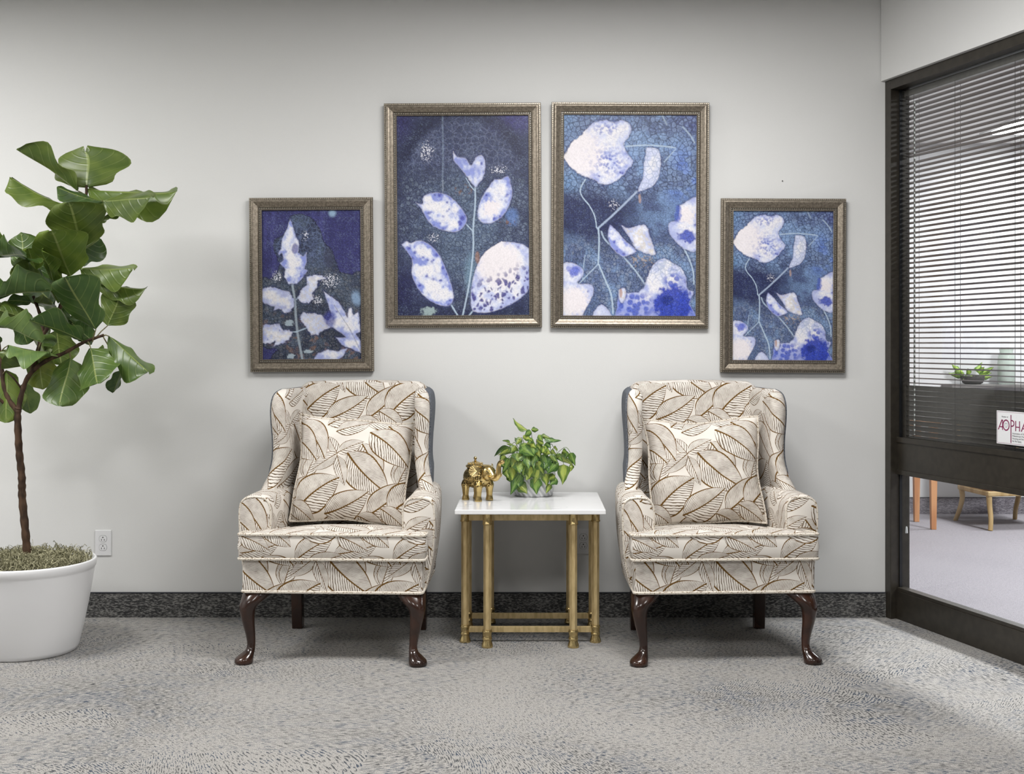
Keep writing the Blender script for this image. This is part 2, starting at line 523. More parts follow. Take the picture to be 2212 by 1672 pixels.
def fabric_material():
    m, T, b = material('leaf_print_fabric', (0.7, 0.7, 0.7, 1), 0.85, 0, 0.2)
    P = T.co('UV')
    V = T.comb(0.0, 9.0, 0.0)
    for i, (cx, cy, a, hl, hw, bend) in enumerate(LEAVES):
        n = T.nt.nodes.new('ShaderNodeGroup'); n.node_tree = LEAFG
        T.put(n.inputs['P'], P); T.put(n.inputs['Under'], V)
        n.inputs['Centre'].default_value = (cx, cy, 0)
        n.inputs['Angle'].default_value = -math.radians(a)
        n.inputs['Scale'].default_value = (1 / hl, 1 / hw, 1)
        n.inputs['Bend'].default_value = bend
        n.inputs['Id'].default_value = hl * 10 + 0.1 * (i % 2)
        V = n.outputs['V']
    x, r, i = T.sep(V)
    ra = T.math('ABSOLUTE', r)
    w = T.math('SUBTRACT', 1.0, T.math('MULTIPLY', x, x))
    wob = T.noise(P, 42.0, 1.0)
    half = T.math('GREATER_THAN', r, 0.0)
    freq = T.math('MULTIPLY', i, T.math('MULTIPLY_ADD', half, 4.0, 7.4))
    s = T.math('MULTIPLY', T.math('SUBTRACT', x, T.math('MULTIPLY', T.math('MULTIPLY', ra, w), T.math('MULTIPLY_ADD', half, 0.25, 0.62))), freq)
    s = T.math('ADD', s, T.math('MULTIPLY', T.math('SUBTRACT', wob, 0.5), 0.8))
    tri = T.math('ABSOLUTE', T.math('SUBTRACT', T.math('FRACT', s), 0.5))
    thick = T.math('MULTIPLY_ADD', T.math('SUBTRACT', wob, 0.5), 0.26, 0.135)
    vein = T.math('MULTIPLY', T.math('LESS_THAN', tri, thick), T.math('LESS_THAN', ra, 1.0))
    edge = T.math('MULTIPLY', T.math('GREATER_THAN', ra, 0.925), T.math('LESS_THAN', ra, 1.0))
    rib = T.math('LESS_THAN', T.math('MULTIPLY', ra, w), 0.038)
    gold = T.math('MAXIMUM', edge, rib)
    white, brown, ochre = lin(222, 216, 208), lin(92, 73, 50), lin(106, 76, 32)
    c = T.mixc(vein, white, brown)
    c = T.mixc(gold, c, ochre)
    T.put(b.inputs['Base Color'], c)
    return m

M_fabric = fabric_material()
M_denim = mottled('blue_grey_backing', lin(72, 76, 84), lin(110, 114, 120), 300, 0.9, 0, 0.2, 0.0, 1.0)
M_wood = mottled('dark_mahogany', (0.020, 0.008, 0.005, 1), (0.040, 0.015, 0.008, 1), 14, 0.18, 0, 0.6, 0.0, 1.0)
M_piping = mottled('piping_cord', lin(214, 206, 194), lin(150, 135, 115), 160, 0.85, 0, 0.2, 0, 0.0, 0.55, 0.75)

def lerp_rows(rows, n):
    return spline(rows, n)

def loft_uv(o, nring, npts, us, vs, off=(0, 0)):
    """uv for a mesh made by MB.rings: u along the ring, v along the rings"""
    me = o.data
    uvl = me.uv_layers.new(name='uv')
    for p in me.polygons:
        idx = [me.loops[li].vertex_index for li in p.loop_indices]
        js = [i % npts for i in idx]
        wrap = (max(js) - min(js)) > npts / 2 and len(idx) == 4
        for li, i in zip(p.loop_indices, idx):
            r, j = divmod(i, npts)
            u = us[j] + ((us[-1] + 0.01) if (wrap and j < npts / 2) else 0.0)
            if len(idx) > 4:
                v3 = me.vertices[i].co
                uvl.data[li].uv = (v3.x + off[0], v3.z + off[1])
            else:
                uvl.data[li].uv = (u + off[0], vs[r] + off[1])

BACK_Y = lambda z: 0.505 + (z - 0.45) * 0.225       # front face of the backrest, raked

def wing_meshes(sx):
    rows = [  # z, x front, y front, x back, thickness
        (0.56, 0.350, 0.24, 0.285, 0.060), (0.62, 0.342, 0.27, 0.280, 0.060), (0.66, 0.330, 0.305, 0.276, 0.060), (0.70, 0.316, 0.335, 0.272, 0.058),
        (0.76, 0.305, 0.355, 0.268, 0.058), (0.84, 0.304, 0.358, 0.264, 0.060), (0.92, 0.308, 0.350, 0.262, 0.062), (0.98, 0.308, 0.350, 0.260, 0.064),
        (1.02, 0.304, 0.365, 0.258, 0.062), (1.04, 0.300, 0.390, 0.256, 0.050), (1.052, 0.296, 0.430, 0.254, 0.022)]
    R = lerp_rows(rows, 34)
    rings, skins = [], []
    for z, xf, yf, xb, t in R:
        B = Vector((sx * xb, BACK_Y(z) + 0.07)); F = Vector((sx * xf, yf))
        a = (F - B).normalized(); s = Vector((-a.y, a.x)) * (1 if sx > 0 else -1)   # s points outward
        if s.x * sx < 0: s = -s
        h = t / 2
        pts = [B - s * h]
        for k in range(1, 4): pts.append(B - s * h + (F - a * h - B) * (k / 4.0))
        for k in range(9):
            th = -PI / 2 + PI * k / 8
            pts.append(F - a * h + a * (h * math.cos(th)) + s * (h * math.sin(th)))
        for k in range(3, 0, -1): pts.append(B + s * h + (F - a * h - B) * (k / 4.0))
        pts.append(B + s * h)
        rings.append([(p.x, p.y, z) for p in pts])
        o0 = F - a * (h * 0.9) + s * (h + 0.0005); o0.x = sx * min(abs(o0.x), 0.338); o1 = Vector((o0.x - sx * 0.026, B.y + 0.03))
        skins.append([(o0.x, o0.y, z), ((o0 + s * 0.006).x, (o0 + s * 0.006).y, z), ((o1 + s * 0.006).x, (o1 + s * 0.006).y, z), (o1.x, o1.y, z)])
    n = len(rings[0]); mid = rings[len(rings) // 2]
    us = [0.0]
    for j in range(1, n): us.append(us[-1] + (Vector(mid[j]) - Vector(mid[j - 1])).length)
    us = [u * sx for u in us]
    return rings, skins, us, [r[0] for r in R]

def outline_cushion(o, outline, z0, z1, crown, name, mat, parent):
    """box cushion from a plan outline: flat band, rounded rims, crowned top"""
    pts = [Vector((x, y)) for x, y in outline]
    c = Vector((0.0, sum(p.y for p in pts) / len(pts)))
    rings = []
    h = z1 - z0
    prof = [(0.018, 0.0), (0.006, 0.004), (0.001, 0.012), (0.0, h * 0.3), (-0.004, h * 0.5), (0.0, h * 0.7), (0.001, h - 0.012), (0.006, h - 0.004), (0.02, h)]
    def inset(d):
        out = []
        n = len(pts)
        for i, p in enumerate(pts):
            e1 = (p - pts[i - 1]); e2 = (pts[(i + 1) % n] - p)
            n1 = Vector((-e1.y, e1.x)).normalized(); n2 = Vector((-e2.y, e2.x)).normalized()
            b_ = n1 + n2
            if b_.length < 1e-6: b_ = n1
            b_.normalize()
            k = max(b_.dot(n1), 0.5)
            out.append(p + b_ * (d / k))
        return out
    for d, z in prof:
        rings.append([(p.x, p.y, z0 + z) for p in inset(d)])
    for k in (0.80, 0.55, 0.3, 0.08):
        base = inset(0.02)
        rings.append([(c.x + (p.x - c.x) * k, c.y + (p.y - c.y) * k, z1 + crown * (1 - k ** 2)) for p in base])
    # the top falls away towards the back
    rings = [[(x, y, z - 0.040 * max(0.0, y - 0.03) / 0.5 * max(0.0, (z - z0) / h)) for x, y, z in r] for r in rings]
    return rings, inset

def round_outline(poly, r, n=4):
    """round the corners of a closed plan outline"""
    out = []; m = len(poly)
    for i in range(m):
        p0, p, p2 = Vector(poly[i - 1]), Vector(poly[i]), Vector(poly[(i + 1) % m])
        a = p + (p0 - p).normalized() * min(r, (p0 - p).length * 0.45)
        b_ = p + (p2 - p).normalized() * min(r, (p2 - p).length * 0.45)
        for k in range(n + 1):
            t = k / n
            out.append(tuple(a * (1 - t) ** 2 + p * (2 * t * (1 - t)) + b_ * t ** 2))
    # subdivide long edges
    res = []
    for i, p in enumerate(out):
        q = out[(i + 1) % len(out)]
        L = (Vector(q) - Vector(p)).length
        k = max(1, int(L / 0.05))
        for j in range(k):
            t = j / k
            res.append((p[0] + (q[0] - p[0]) * t, p[1] + (q[1] - p[1]) * t))
    return res

def make_chair(label, loc, rotz, off):
    t = thing('wing_chair', label, 'armchair', loc, rotz, 'leaf print wing chairs')
    # upholstered seat box
    pl = round_outline([(-0.356, 0.0), (0.356, 0.0), (0.335, 0.60), (-0.335, 0.60)], 0.02)
    z0, z1 = 0.270, 0.400
    rings = [[(x * k, 0.3 + (y - 0.3) * k, z) for x, y in pl] for k, z in ((0.985, z0), (0.997, z0 + 0.004), (1.0, z0 + 0.012), (1.0, z1 - 0.01), (0.99, z1))]
    o = MB().rings(rings).build('seat_box', M_fabric, t, smooth=60); box_uv(o, (off[0], off[1] + 0.115))
    front = [(x, y, z0 + 0.006) for x, y in pl if y < 0.5]
    front.sort(key=lambda p: math.atan2(p[0], -(p[1] - 0.3)))
    o2 = MB().tube(front, 0.006, 6).build('piping', M_piping, o, smooth=True); box_uv(o2, off)
    # T-shaped loose seat cushion
    tc = [(-0.368, -0.016), (0.368, -0.016), (0.366, 0.092), (0.262, 0.100), (0.250, 0.53), (-0.250, 0.53), (-0.262, 0.100), (-0.366, 0.092)]
    pl = round_outline(tc, 0.022)
    rings, inset = outline_cushion(None, pl, 0.401, 0.505, 0.020, '', None, None)
    o = MB().rings(rings).build('seat_cushion', M_fabric, t, smooth=60); box_uv(o, (off[0] + 0.02, off[1] + 0.25))
    for zz in (0.406, 0.501):
        ring = [(p.x, p.y, zz - (0.040 * max(0.0, p.y - 0.03) / 0.5 if zz > 0.45 else 0.0)) for p in inset(0.001)]
        o2 = MB().tube(ring + [ring[0]], 0.0055, 6).build('piping', M_piping, o, smooth=True); box_uv(o2, off)
    # arms with their side panels
    for sx in (-1, 1):
        sec = [(0.268, 0.40), (0.264, 0.50), (0.262, 0.58), (0.268, 0.612), (0.284, 0.632), (0.310, 0.640), (0.345, 0.640), (0.372, 0.632),
               (0.388, 0.612), (0.393, 0.575), (0.392, 0.52), (0.388, 0.45), (0.380, 0.38), (0.368, 0.32), (0.352, 0.272), (0.325, 0.272), (0.30, 0.33)]
        S = spline(sec + [sec[0]], 52)[:-1]
        cx, cz = 0.328, 0.48
        rings = []
        ys = [(0.092, 0.90), (0.095, 0.955), (0.102, 0.985), (0.114, 1.0), (0.20, 1.0), (0.30, 1.0), (0.42, 0.99), (0.54, 0.97), (0.64, 0.93), (0.655, 0.88)]
        for y, k in ys:
            rear = max(0.0, (y - 0.25) / 0.4)
            rings.append([(sx * (cx + (x - cx) * k - 0.035 * rear * (1 if x > 0.3 else 0.4)), y, cz + (z - cz) * (k if z > cz else 1.0) + (0.012 * rear if z > 0.55 else 0)) for x, z in S])
        if sx < 0: rings = [r[::-1] for r in rings]
        o = MB().rings(rings).build('arm', M_fabric, t, smooth=60)
        box_uv(o, (off[0] + (0.17 if sx < 0 else 0.05), off[1] + 0.03))
        ring = [p for p in rings[1]]
        o2 = MB().tube(ring + [ring[0]], 0.004, 6).build('piping', M_piping, o, smooth=True); box_uv(o2, off)
    # wings, their blue outer panels
    for sx in (-1, 1):
        rings, skins, us, vs = wing_meshes(sx)
        o = MB().rings(rings).build('wing', M_fabric, t, smooth=60)
        loft_uv(o, len(rings), len(rings[0]), us, vs, (off[0] + 0.21 * sx, off[1] + 0.10))
        o2 = MB().rings(skins).build('outside_panel', M_denim, o, smooth=60)
        o2['label'] = 'blue-grey outer panel'
    # backrest: padded panel with a softly rounded top, blue-grey outside
    def section(y_of, hw, ztop, r):
        pts = [(-hw, 0.42)]
        for k in range(9):
            a = PI - (PI / 2) * k / 8
            pts.append((-hw + r + r * math.cos(a), ztop - r + r * math.sin(a)))
        for k in range(1, 8):
            x = -hw + r + (2 * hw - 2 * r) * k / 8
            pts.append((x, ztop + 0.006 * math.sin(PI * k / 8)))
        for k in range(9):
            a = PI / 2 - (PI / 2) * k / 8
            pts.append((hw - r + r * math.cos(a), ztop - r + r * math.sin(a)))
        pts.append((hw, 0.42))
        return pts
    layers = []
    for d, hw, top in ((0.0, 0.225, 1.035), (-0.004, 0.255, 1.055), (0.006, 0.278, 1.070), (0.024, 0.285, 1.077), (0.06, 0.288, 1.079), (0.095, 0.286, 1.076)):
        layers.append([(x, BACK_Y(z) + d, z) for x, z in section(None, hw, top, 0.055)])
    # padded, slightly bulging inside face
    inner = []
    for k in (0.75, 0.45, 0.15):
        inner.insert(0, [(x * k, BACK_Y(0.75 + (z - 0.75) * k) - 0.014 * (1 - k * k), 0.75 + (z - 0.75) * k) for x, z in section(None, 0.225, 1.035, 0.055)])
    o = MB().rings(inner + layers).build('backrest', M_fabric, t, smooth=60); box_uv(o, (off[0] + 0.055, off[1] + 0.305))
    back = [[(x, BACK_Y(z) + d, z) for x, z in section(None, hw, top, 0.055)] for d, hw, top in ((0.0965, 0.302, 1.064), (0.104, 0.299, 1.061))]
    o2 = MB().rings(back).build('outside_back', M_denim, t, smooth=40); o2['label'] = 'blue-grey outside of the backrest'
    # cabriole front legs
    LR = [(0.275, -0.302, 0.055, 0.052, 0.048), (0.262, -0.306, 0.048, 0.056, 0.050), (0.240, -0.318, 0.028, 0.046, 0.043), (0.222, -0.329, 0.016, 0.037, 0.036), (0.200, -0.334, 0.010, 0.030, 0.030),
          (0.160, -0.331, 0.010, 0.0245, 0.0245), (0.110, -0.323, 0.012, 0.0190, 0.0190), (0.072, -0.319, 0.010, 0.0160, 0.0160), (0.050, -0.321, 0.004, 0.0180, 0.0190),
          (0.034, -0.331, -0.007, 0.027, 0.029), (0.021, -0.339, -0.014, 0.0345, 0.036), (0.010, -0.341, -0.016, 0.036, 0.0375), (0.003, -0.341, -0.016, 0.034, 0.0355), (0.0, -0.341, -0.016, 0.029, 0.031)]
    RR = spline(LR, 44)
    RR[-1][0] = 0.0
    for sx in (-1, 1):
        rings = [[(-sx * cx + rx * math.cos(2 * PI * j / 18), cy + ry * math.sin(2 * PI * j / 18), max(z, 0.0)) for j in range(18)] for z, cx, cy, rx, ry in RR]
        MB().rings(rings).build('front_leg', M_wood, t, smooth=True)
    for sx in (-1, 1):
        mb = MB().hexa([(sx * 0.272 + dx * k, y + dy, z) for z, y, k in ((0.0, 0.590, 1.0), (0.272, 0.568, 1.15)) for dy in (-0.021, 0.021) for dx in (-0.0225, 0.0225)])
        mb.build('rear_leg', M_wood, t, bevel=0.003)
    return t

def make_pillow(label, loc, tilt, roll, yaw, off, seed, hw=0.245, hh=0.226):
    rs = np.random.default_rng(seed)
    n = 30
    vs, fs, uv = [], [], []
    ph = rs.uniform(0, 6.28, 8)
    def surf(side):
        o = len(vs)
        for i in range(n + 1):
            for j in range(n + 1):
                a, b_ = -1 + 2 * i / n, -1 + 2 * j / n
                pinch = 1 - 0.075 * (1 - (abs(b_)) ** 2) * abs(a) ** 3
                pinch2 = 1 - 0.075 * (1 - (abs(a)) ** 2) * abs(b_) ** 3
                x = a * hw * pinch + 0.004 * math.sin(5 * b_ + ph[0])
                z = b_ * hh * pinch2 + 0.005 * math.sin(4 * a + ph[1])
                e_ = max(0.0, (1 - abs(a) ** 2.6)) ** 0.55 * max(0.0, (1 - abs(b_) ** 2.6)) ** 0.55
                th = 0.082 * e_ + 0.004 * e_ * math.sin(9 * a + 5 * b_ + ph[2]) + 0.003 * math.sin(14 * b_ - 6 * a + ph[3]) * e_
                vs.append((x, -side * (th + 0.002), z)); uv.append((x + off[0], z + off[1]))
        for i in range(n):
            for j in range(n):
                q = (o + i * (n + 1) + j, o + (i + 1) * (n + 1) + j, o + (i + 1) * (n + 1) + j + 1, o + i * (n + 1) + j + 1)
                fs.append(q if side > 0 else q[::-1])
        return o
    a0 = surf(1); b0 = surf(-1)
    rim = [i * (n + 1) for i in range(n + 1)] + [n * (n + 1) + j for j in range(1, n + 1)] + [i * (n + 1) + n for i in range(n - 1, -1, -1)] + [j for j in range(n - 1, 0, -1)]
    for k in range(len(rim)):
        p, q = rim[k], rim[(k + 1) % len(rim)]
        fs.append((a0 + q, a0 + p, b0 + p, b0 + q))
    t = thing('throw_pillow', label, 'pillow', loc, 0, 'leaf print pillows')
    t.rotation_euler = (tilt, roll, yaw)
    me = bpy.data.meshes.new('cover'); me.from_pydata(vs, [], fs); me.update()
    uvl = me.uv_layers.new(name='uv')
    for li, l in enumerate(me.loops): uvl.data[li].uv = uv[l.vertex_index]
    shade(me, 80)
    o = link('cover', me, M_fabric, t)
    ring = [vs[a0 + k] for k in rim]; ring = [(x * 1.006, 0, z * 1.006) for x, y, z in ring]
    o2 = MB().tube(ring + [ring[0]], 0.0055, 6).build('piping', M_piping, t, smooth=True); box_uv(o2, (0.1, 0.2))
    return t

CH_Y = -0.815
make_chair('leaf print wing chair on the left, between fig tree and marble side table', (-0.768, CH_Y, 0), -math.radians(2.8), (0.0, 0.0))
make_chair('leaf print wing chair on the right, between marble side table and glass partition', (0.766, CH_Y, 0), math.radians(2.8), (0.03, 0.0))
make_pillow('leaf print pillow slumped to the left on the left wing chair', (-0.742, CH_Y + 0.412, 0.708), -0.24, math.radians(4.5), 0.0, (0.0, 0.0), 3)
make_pillow('square leaf print pillow upright on the right wing chair', (0.742, CH_Y + 0.412, 0.704), -0.24, math.radians(-2.0), 0.0, (0.012, -0.008), 5)

# ================================================================ side table
def brass_material(name, c1, c2, rough=0.3, scale=60, metal=1.0):
    m, T, b = material(name, c1, rough, metal)
    n = T.noise(T.vmath('MULTIPLY', T.co('Object'), (1, 1, 0.25)), scale, 2.0)
    T.put(b.inputs['Base Color'], T.mixc(T.ramp(n, 0.38, 0.68), c1, c2))
    T.put(b.inputs['Roughness'], T.math('MULTIPLY_ADD', n, 0.25, rough - 0.1))
    return m
M_brass = brass_material('aged_brass', (0.74, 0.58, 0.31, 1), (0.58, 0.44, 0.22, 1), 0.46, metal=0.72)
M_brass_shiny = brass_material('polished_brass', (0.66, 0.51, 0.25, 1), (0.52, 0.39, 0.18, 1), 0.24)

def marble_material(name):
    m, T, b = material(name, (0.8, 0.8, 0.8, 1), 0.12, 0, 0.5)
    v = T.co('Object')
    d = T.noise(v, 3.5, 3, color=True)
    v2 = T.vmath('ADD', v, T.vmath('SCALE', d, scale=0.35))
    n = T.noise(T.vmath('MULTIPLY', v2, (2.2, 4.5, 1)), 1.6, 3)
    line = T.math('SUBTRACT', 1.0, T.ramp(T.math('ABSOLUTE', T.math('SUBTRACT', n, 0.5)), 0.0, 0.022))
    fade = T.ramp(T.noise(v, 5.0, 1), 0.42, 0.62)
    c = T.mixc(T.math('MULTIPLY', T.math('MULTIPLY', line, fade), 0.55), (0.83, 0.83, 0.84, 1), (0.40, 0.40, 0.42, 1))
    T.put(b.inputs['Base Color'], c)
    return m
M_marble = marble_material('white_marble')

TX, TY = 0.0065, -0.343
table = thing('side_table', 'brass side table with white marble top between the wing chairs', 'side table', (TX, TY, 0))
MB().box(-0.305, 0.305, -0.30, 0.30, 0.5555, 0.5745).build('marble_top', M_marble, table, bevel=0.0025)
LEGS = [(sx * 0.1765, sy * 0.217) for sx in (-1, 1) for sy in (-1, 1)] + [(sx * 0.272, sy * 0.127) for sx in (-1, 1) for sy in (-1, 1)]
_leg_meshes = {}
def brass_leg(x, y):
    # each leg: faceted shaft, ringed collar above, ringed ferrule and bell foot below
    if not _leg_meshes:
        shaft = MB().lathe([(0.0160, 0.072), (0.0167, 0.078), (0.0167, 0.508), (0.0160, 0.512)], 8)
        _leg_meshes['shaft'] = shaft.build('leg', M_brass, table).data
        collar = MB().lathe([(0.0175, 0.503), (0.0198, 0.504), (0.0198, 0.509), (0.0182, 0.511), (0.0182, 0.546), (0.0190, 0.548), (0.0190, 0.5555)], 20)
        _leg_meshes['collar'] = collar.build('collar', M_brass_shiny, table, smooth=True).data
        foot = MB().lathe([(0.0225, 0.0), (0.0238, 0.003), (0.0235, 0.008), (0.0210, 0.016), (0.0185, 0.024), (0.0178, 0.031), (0.0198, 0.033), (0.0200, 0.037), (0.0182, 0.039),
                           (0.0188, 0.060), (0.0206, 0.062), (0.0208, 0.066), (0.0190, 0.069), (0.0182, 0.073), (0.012, 0.0735)], 20)
        _leg_meshes['foot'] = foot.build('foot', M_brass_shiny, table, smooth=True).data
        for n in ('leg', 'collar', 'foot'):
            bpy.data.objects.remove(bpy.data.objects[n])
    l = link('leg', _leg_meshes['shaft'], None, table, (x, y, 0))
    l.rotation_euler = (0, 0, PI / 8)
    for k in ('collar', 'foot'):
        link(k, _leg_meshes[k], None, l)
for x, y in LEGS: brass_leg(x, y)
for sy in (-1, 1):      # rails along the width, between the outer legs
    MB().box(-0.258, 0.258, sy * 0.127 - 0.008, sy * 0.127 + 0.008, 0.5080, 0.5325).build('top_rail', M_brass, table, bevel=0.001)
    MB().box(-0.256, 0.256, sy * 0.127 - 0.008, sy * 0.127 + 0.008, 0.042, 0.066).build('stretcher', M_brass, table, bevel=0.001)
for sx in (-1, 1):      # rails front to back, between the inner legs
    MB().box(sx * 0.1765 - 0.008, sx * 0.1765 + 0.008, -0.203, 0.203, 0.5085, 0.5323).build('top_rail', M_brass, table, bevel=0.001)
    MB().box(sx * 0.1765 - 0.0085, sx * 0.1765 + 0.0085, -0.201, 0.201, 0.043, 0.067).build('stretcher', M_brass, table, bevel=0.001)

# ================================================================ elephant figurine
def elephant():
    root = thing('elephant_figurine', 'openwork brass elephant figurine with raised trunk on the marble table', 'figurine', (-0.2195, -0.327, 0.5745), -PI / 4)
    m, T, b = material('openwork_brass', (0.50, 0.37, 0.15, 1), 0.24, 1.0)
    v = T.co('Object')
    vor = T.node('ShaderNodeTexVoronoi', {'Vector': T.vmath('MULTIPLY', v, (1, 1, 0.8)), 'Scale': 120.0, 'Randomness': 0.45})
    x, y, z = T.sep(v)
    zone = T.math('MULTIPLY', T.ramp(z, 0.058, 0.066), T.ramp(z, 0.146, 0.138))
    zone = T.math('MULTIPLY', zone, T.ramp(x, 0.062, 0.052))
    hole = T.math('MULTIPLY', T.ramp(vor.outputs['Distance'], 0.42, 0.34), zone)
    T.put(b.inputs['Base Color'], T.mixc(hole, (0.55, 0.41, 0.17, 1), (0.03, 0.02, 0.008, 1)))
    T.put(b.inputs['Roughness'], T.math('MULTIPLY_ADD', hole, 0.5, 0.24))
    T.put(b.inputs['Normal'], T.bump(T.math('SUBTRACT', 1.0, hole), 1.0, 0.003))
    mb = MB()
    mb.sphere((-0.002, 0, 0.100), (0.068, 0.055, 0.051), 24, 14)        # belly
    mb.sphere((0.064, 0, 0.122), (0.033, 0.030, 0.035), 18, 12)         # head
    mb.sphere((0.050, 0, 0.140), (0.022, 0.020, 0.017), 14, 10)
    for sx in (-1, 1):
        for sy in (-1, 1):
            mb.lathe([(0.0165, 0.0), (0.0168, 0.004), (0.0130, 0.022), (0.0150, 0.045), (0.020, 0.068), (0.014, 0.085)], 14, (sx * 0.040, sy * 0.0325, 0))
    tr = spline([(0.080, 0, 0.122, 0.021), (0.098, 0, 0.106, 0.017), (0.116, 0, 0.103, 0.0135), (0.130, 0, 0.118, 0.0115), (0.132, 0, 0.142, 0.0105), (0.134, 0, 0.162, 0.0098), (0.146, 0, 0.174, 0.0098), (0.160, 0, 0.172, 0.0100)], 26)
    mb.tube([r[:3] for r in tr], [r[3] for r in tr], 12)
    me = bpy.data.meshes.new('body'); me.from_pydata(mb.v, [], mb.f); me.update()
    o = bpy.data.objects.new('body', me); COL.objects.link(o)
    md = o.modifiers.new('r', 'REMESH'); md.mode = 'VOXEL'; md.voxel_size = 0.0026
    sm = o.modifiers.new('s', 'SMOOTH'); sm.iterations = 4; sm.factor = 0.5
    dg = bpy.context.evaluated_depsgraph_get()
    me2 = bpy.data.meshes.new_from_object(o.evaluated_get(dg)); me2.name = 'body'
    bpy.data.objects.remove(o)
    shade(me2, 80); me2.materials.clear()
    link('body', me2, m, root)
    # ears: ribbed fans standing out from the head
    for sy in (-1, 1):
        C = Vector((0.036, sy * 0.0535, 0.130)); E1 = Vector((-0.72, sy * 0.69, 0)); NN = Vector((0.69, sy * 0.72, 0))
        rings = []
        for s in (0.15, 0.6, 1.0):
            ring = []
            for j in range(28):
                a = 2 * PI * j / 28
                rr = (0.0225 + 0.0014 * math.cos(8 * a)) * s
                ring.append(tuple(C + E1 * (rr * math.cos(a)) + Vector((0, 0, 1)) * (rr * math.sin(a) * 1.08) + NN * (0.004 * (1 - s * s))))
            rings.append(ring)
        back = [[tuple(Vector(p) - NN * 0.004) for p in r] for r in rings[::-1]]
        e_ = MB().rings(rings + back).build('ear', M_brass_shiny, root, smooth=True)
        for j in range(6):
            a = -1.15 + j * 2.3 / 5
            p0 = C - E1 * 0.012 + NN * 0.0045
            p1 = C + E1 * (0.021 * math.cos(a)) + Vector((0, 0, 1)) * (0.0225 * math.sin(a)) + NN * 0.001
            MB().tube([tuple(p0), tuple(p1)], [0.0010, 0.0024], 6).build('ear_rib', M_brass_shiny, e_, smooth=True)
    for sy in (-1, 1):
        tk = spline([(0.086, sy * 0.017, 0.112, 0.0045), (0.102, sy * 0.024, 0.104, 0.004), (0.120, sy * 0.025, 0.110, 0.003), (0.128, sy * 0.023, 0.124, 0.0012)], 10)
        MB().tube([r[:3] for r in tk], [r[3] for r in tk], 8).build('tusk', M_brass_shiny, root, smooth=True)
        MB().sphere((0.084, sy * 0.0235, 0.131), 0.0032, 8, 6).build('eye', M_slot, root, smooth=True)
    # headdress bands
    for k in range(4):
        a = spline([(0.082 - 0.009 * k, -0.0265, 0.118), (0.084 - 0.009 * k, -0.020, 0.138), (0.080 - 0.009 * k, 0, 0.149 + 0.001 * k), (0.084 - 0.009 * k, 0.020, 0.138), (0.082 - 0.009 * k, 0.0265, 0.118)], 14)
        MB().tube([tuple(r) for r in a], 0.0020, 6).build('headdress_band', M_brass_shiny, root, smooth=True)
    # saddle lid with openwork dome and ring knob
    lid = MB().lathe([(0.034, 0.136), (0.041, 0.143), (0.042, 0.146), (0.040, 0.149), (0.032, 0.155), (0.020, 0.161), (0.008, 0.166), (0.004, 0.168)], 24, (-0.014, 0, 0)).build('lid', m, root, smooth=True)
    for j in range(12):
        a = 2 * PI * j / 12
        MB().sphere((-0.014 + 0.030 * math.cos(a), 0.030 * math.sin(a), 0.157), 0.0036, 8, 5).build('bead', M_brass_shiny, lid, smooth=True)
    MB().lathe([(0.004, 0.166), (0.006, 0.169), (0.003, 0.172), (0.0065, 0.176), (0.0075, 0.180), (0.005, 0.185), (0.001, 0.187)], 14, (-0.014, 0, 0)).build('knob', M_brass_shiny, lid, smooth=True)
elephant()

# ================================================================ wall outlets
def outlet(px, py, label):
    p = at(px, py, 0.0)
    t = thing('wall_outlet', label, 'outlet', (p.x, 0.0, p.z), 0, 'wall outlets')
    MB().box(-0.0365, 0.0365, -0.006, 0.0, -0.058, 0.058).build('cover_plate', M_white_plastic, t, bevel=0.002)
    for s in (-1, 1):
        ring = []
        for j in range(24):
            a = 2 * PI * j / 24
            ring.append((0.0172 * math.cos(a), max(-0.0142, min(0.0142, 0.0172 * math.sin(a)))))
        r = MB().rings([[(x, y_, s * 0.0195 + z) for x, z in ring] for y_ in (-0.005, -0.0075)]).build('receptacle', M_white_plastic, t)
        MB().rings([[(x * 1.05, y_, s * 0.0195 + z * 1.06) for x, z in ring] for y_ in (-0.005, -0.0063)]).build('receptacle_gap', M_slot, t)
        for sx in (-1, 1):
            MB().box(sx * 0.0064 - 0.0011, sx * 0.0064 + 0.0011, -0.0080, -0.007, s * 0.0195 - 0.009, s * 0.0195 - 0.001).build('slot', M_slot, r)
        MB().rings([[(0.0028 * math.cos(2 * PI * j / 12), y_, s * 0.0195 + 0.0062 + 0.0028 * math.sin(2 * PI * j / 12)) for j in range(12)] for y_ in (-0.007, -0.0080)]).build('ground_hole', M_slot, r)
    MB().rings([[(0.0022 * math.cos(2 * PI * j / 10), y_, 0.0022 * math.sin(2 * PI * j / 10)) for j in range(10)] for y_ in (-0.0055, -0.0070)]).build('screw', M_lampframe, t)
outlet(223.5, 1172.5, 'white duplex outlet low on the wall beside the big white planter')
outlet(1260, 1169, 'white duplex outlet on the wall behind the marble side table')
_p = at(1690, 391, 0.0)
tag(MB().lathe([(0.0025, 0.0), (0.0025, 0.004)], 8).build('nail_head', M_slot, loc=(_p.x, 0.0, _p.z)), 'tiny dark nail in the wall above the smallest right picture', 'nail').rotation_euler = (PI / 2, 0, 0)

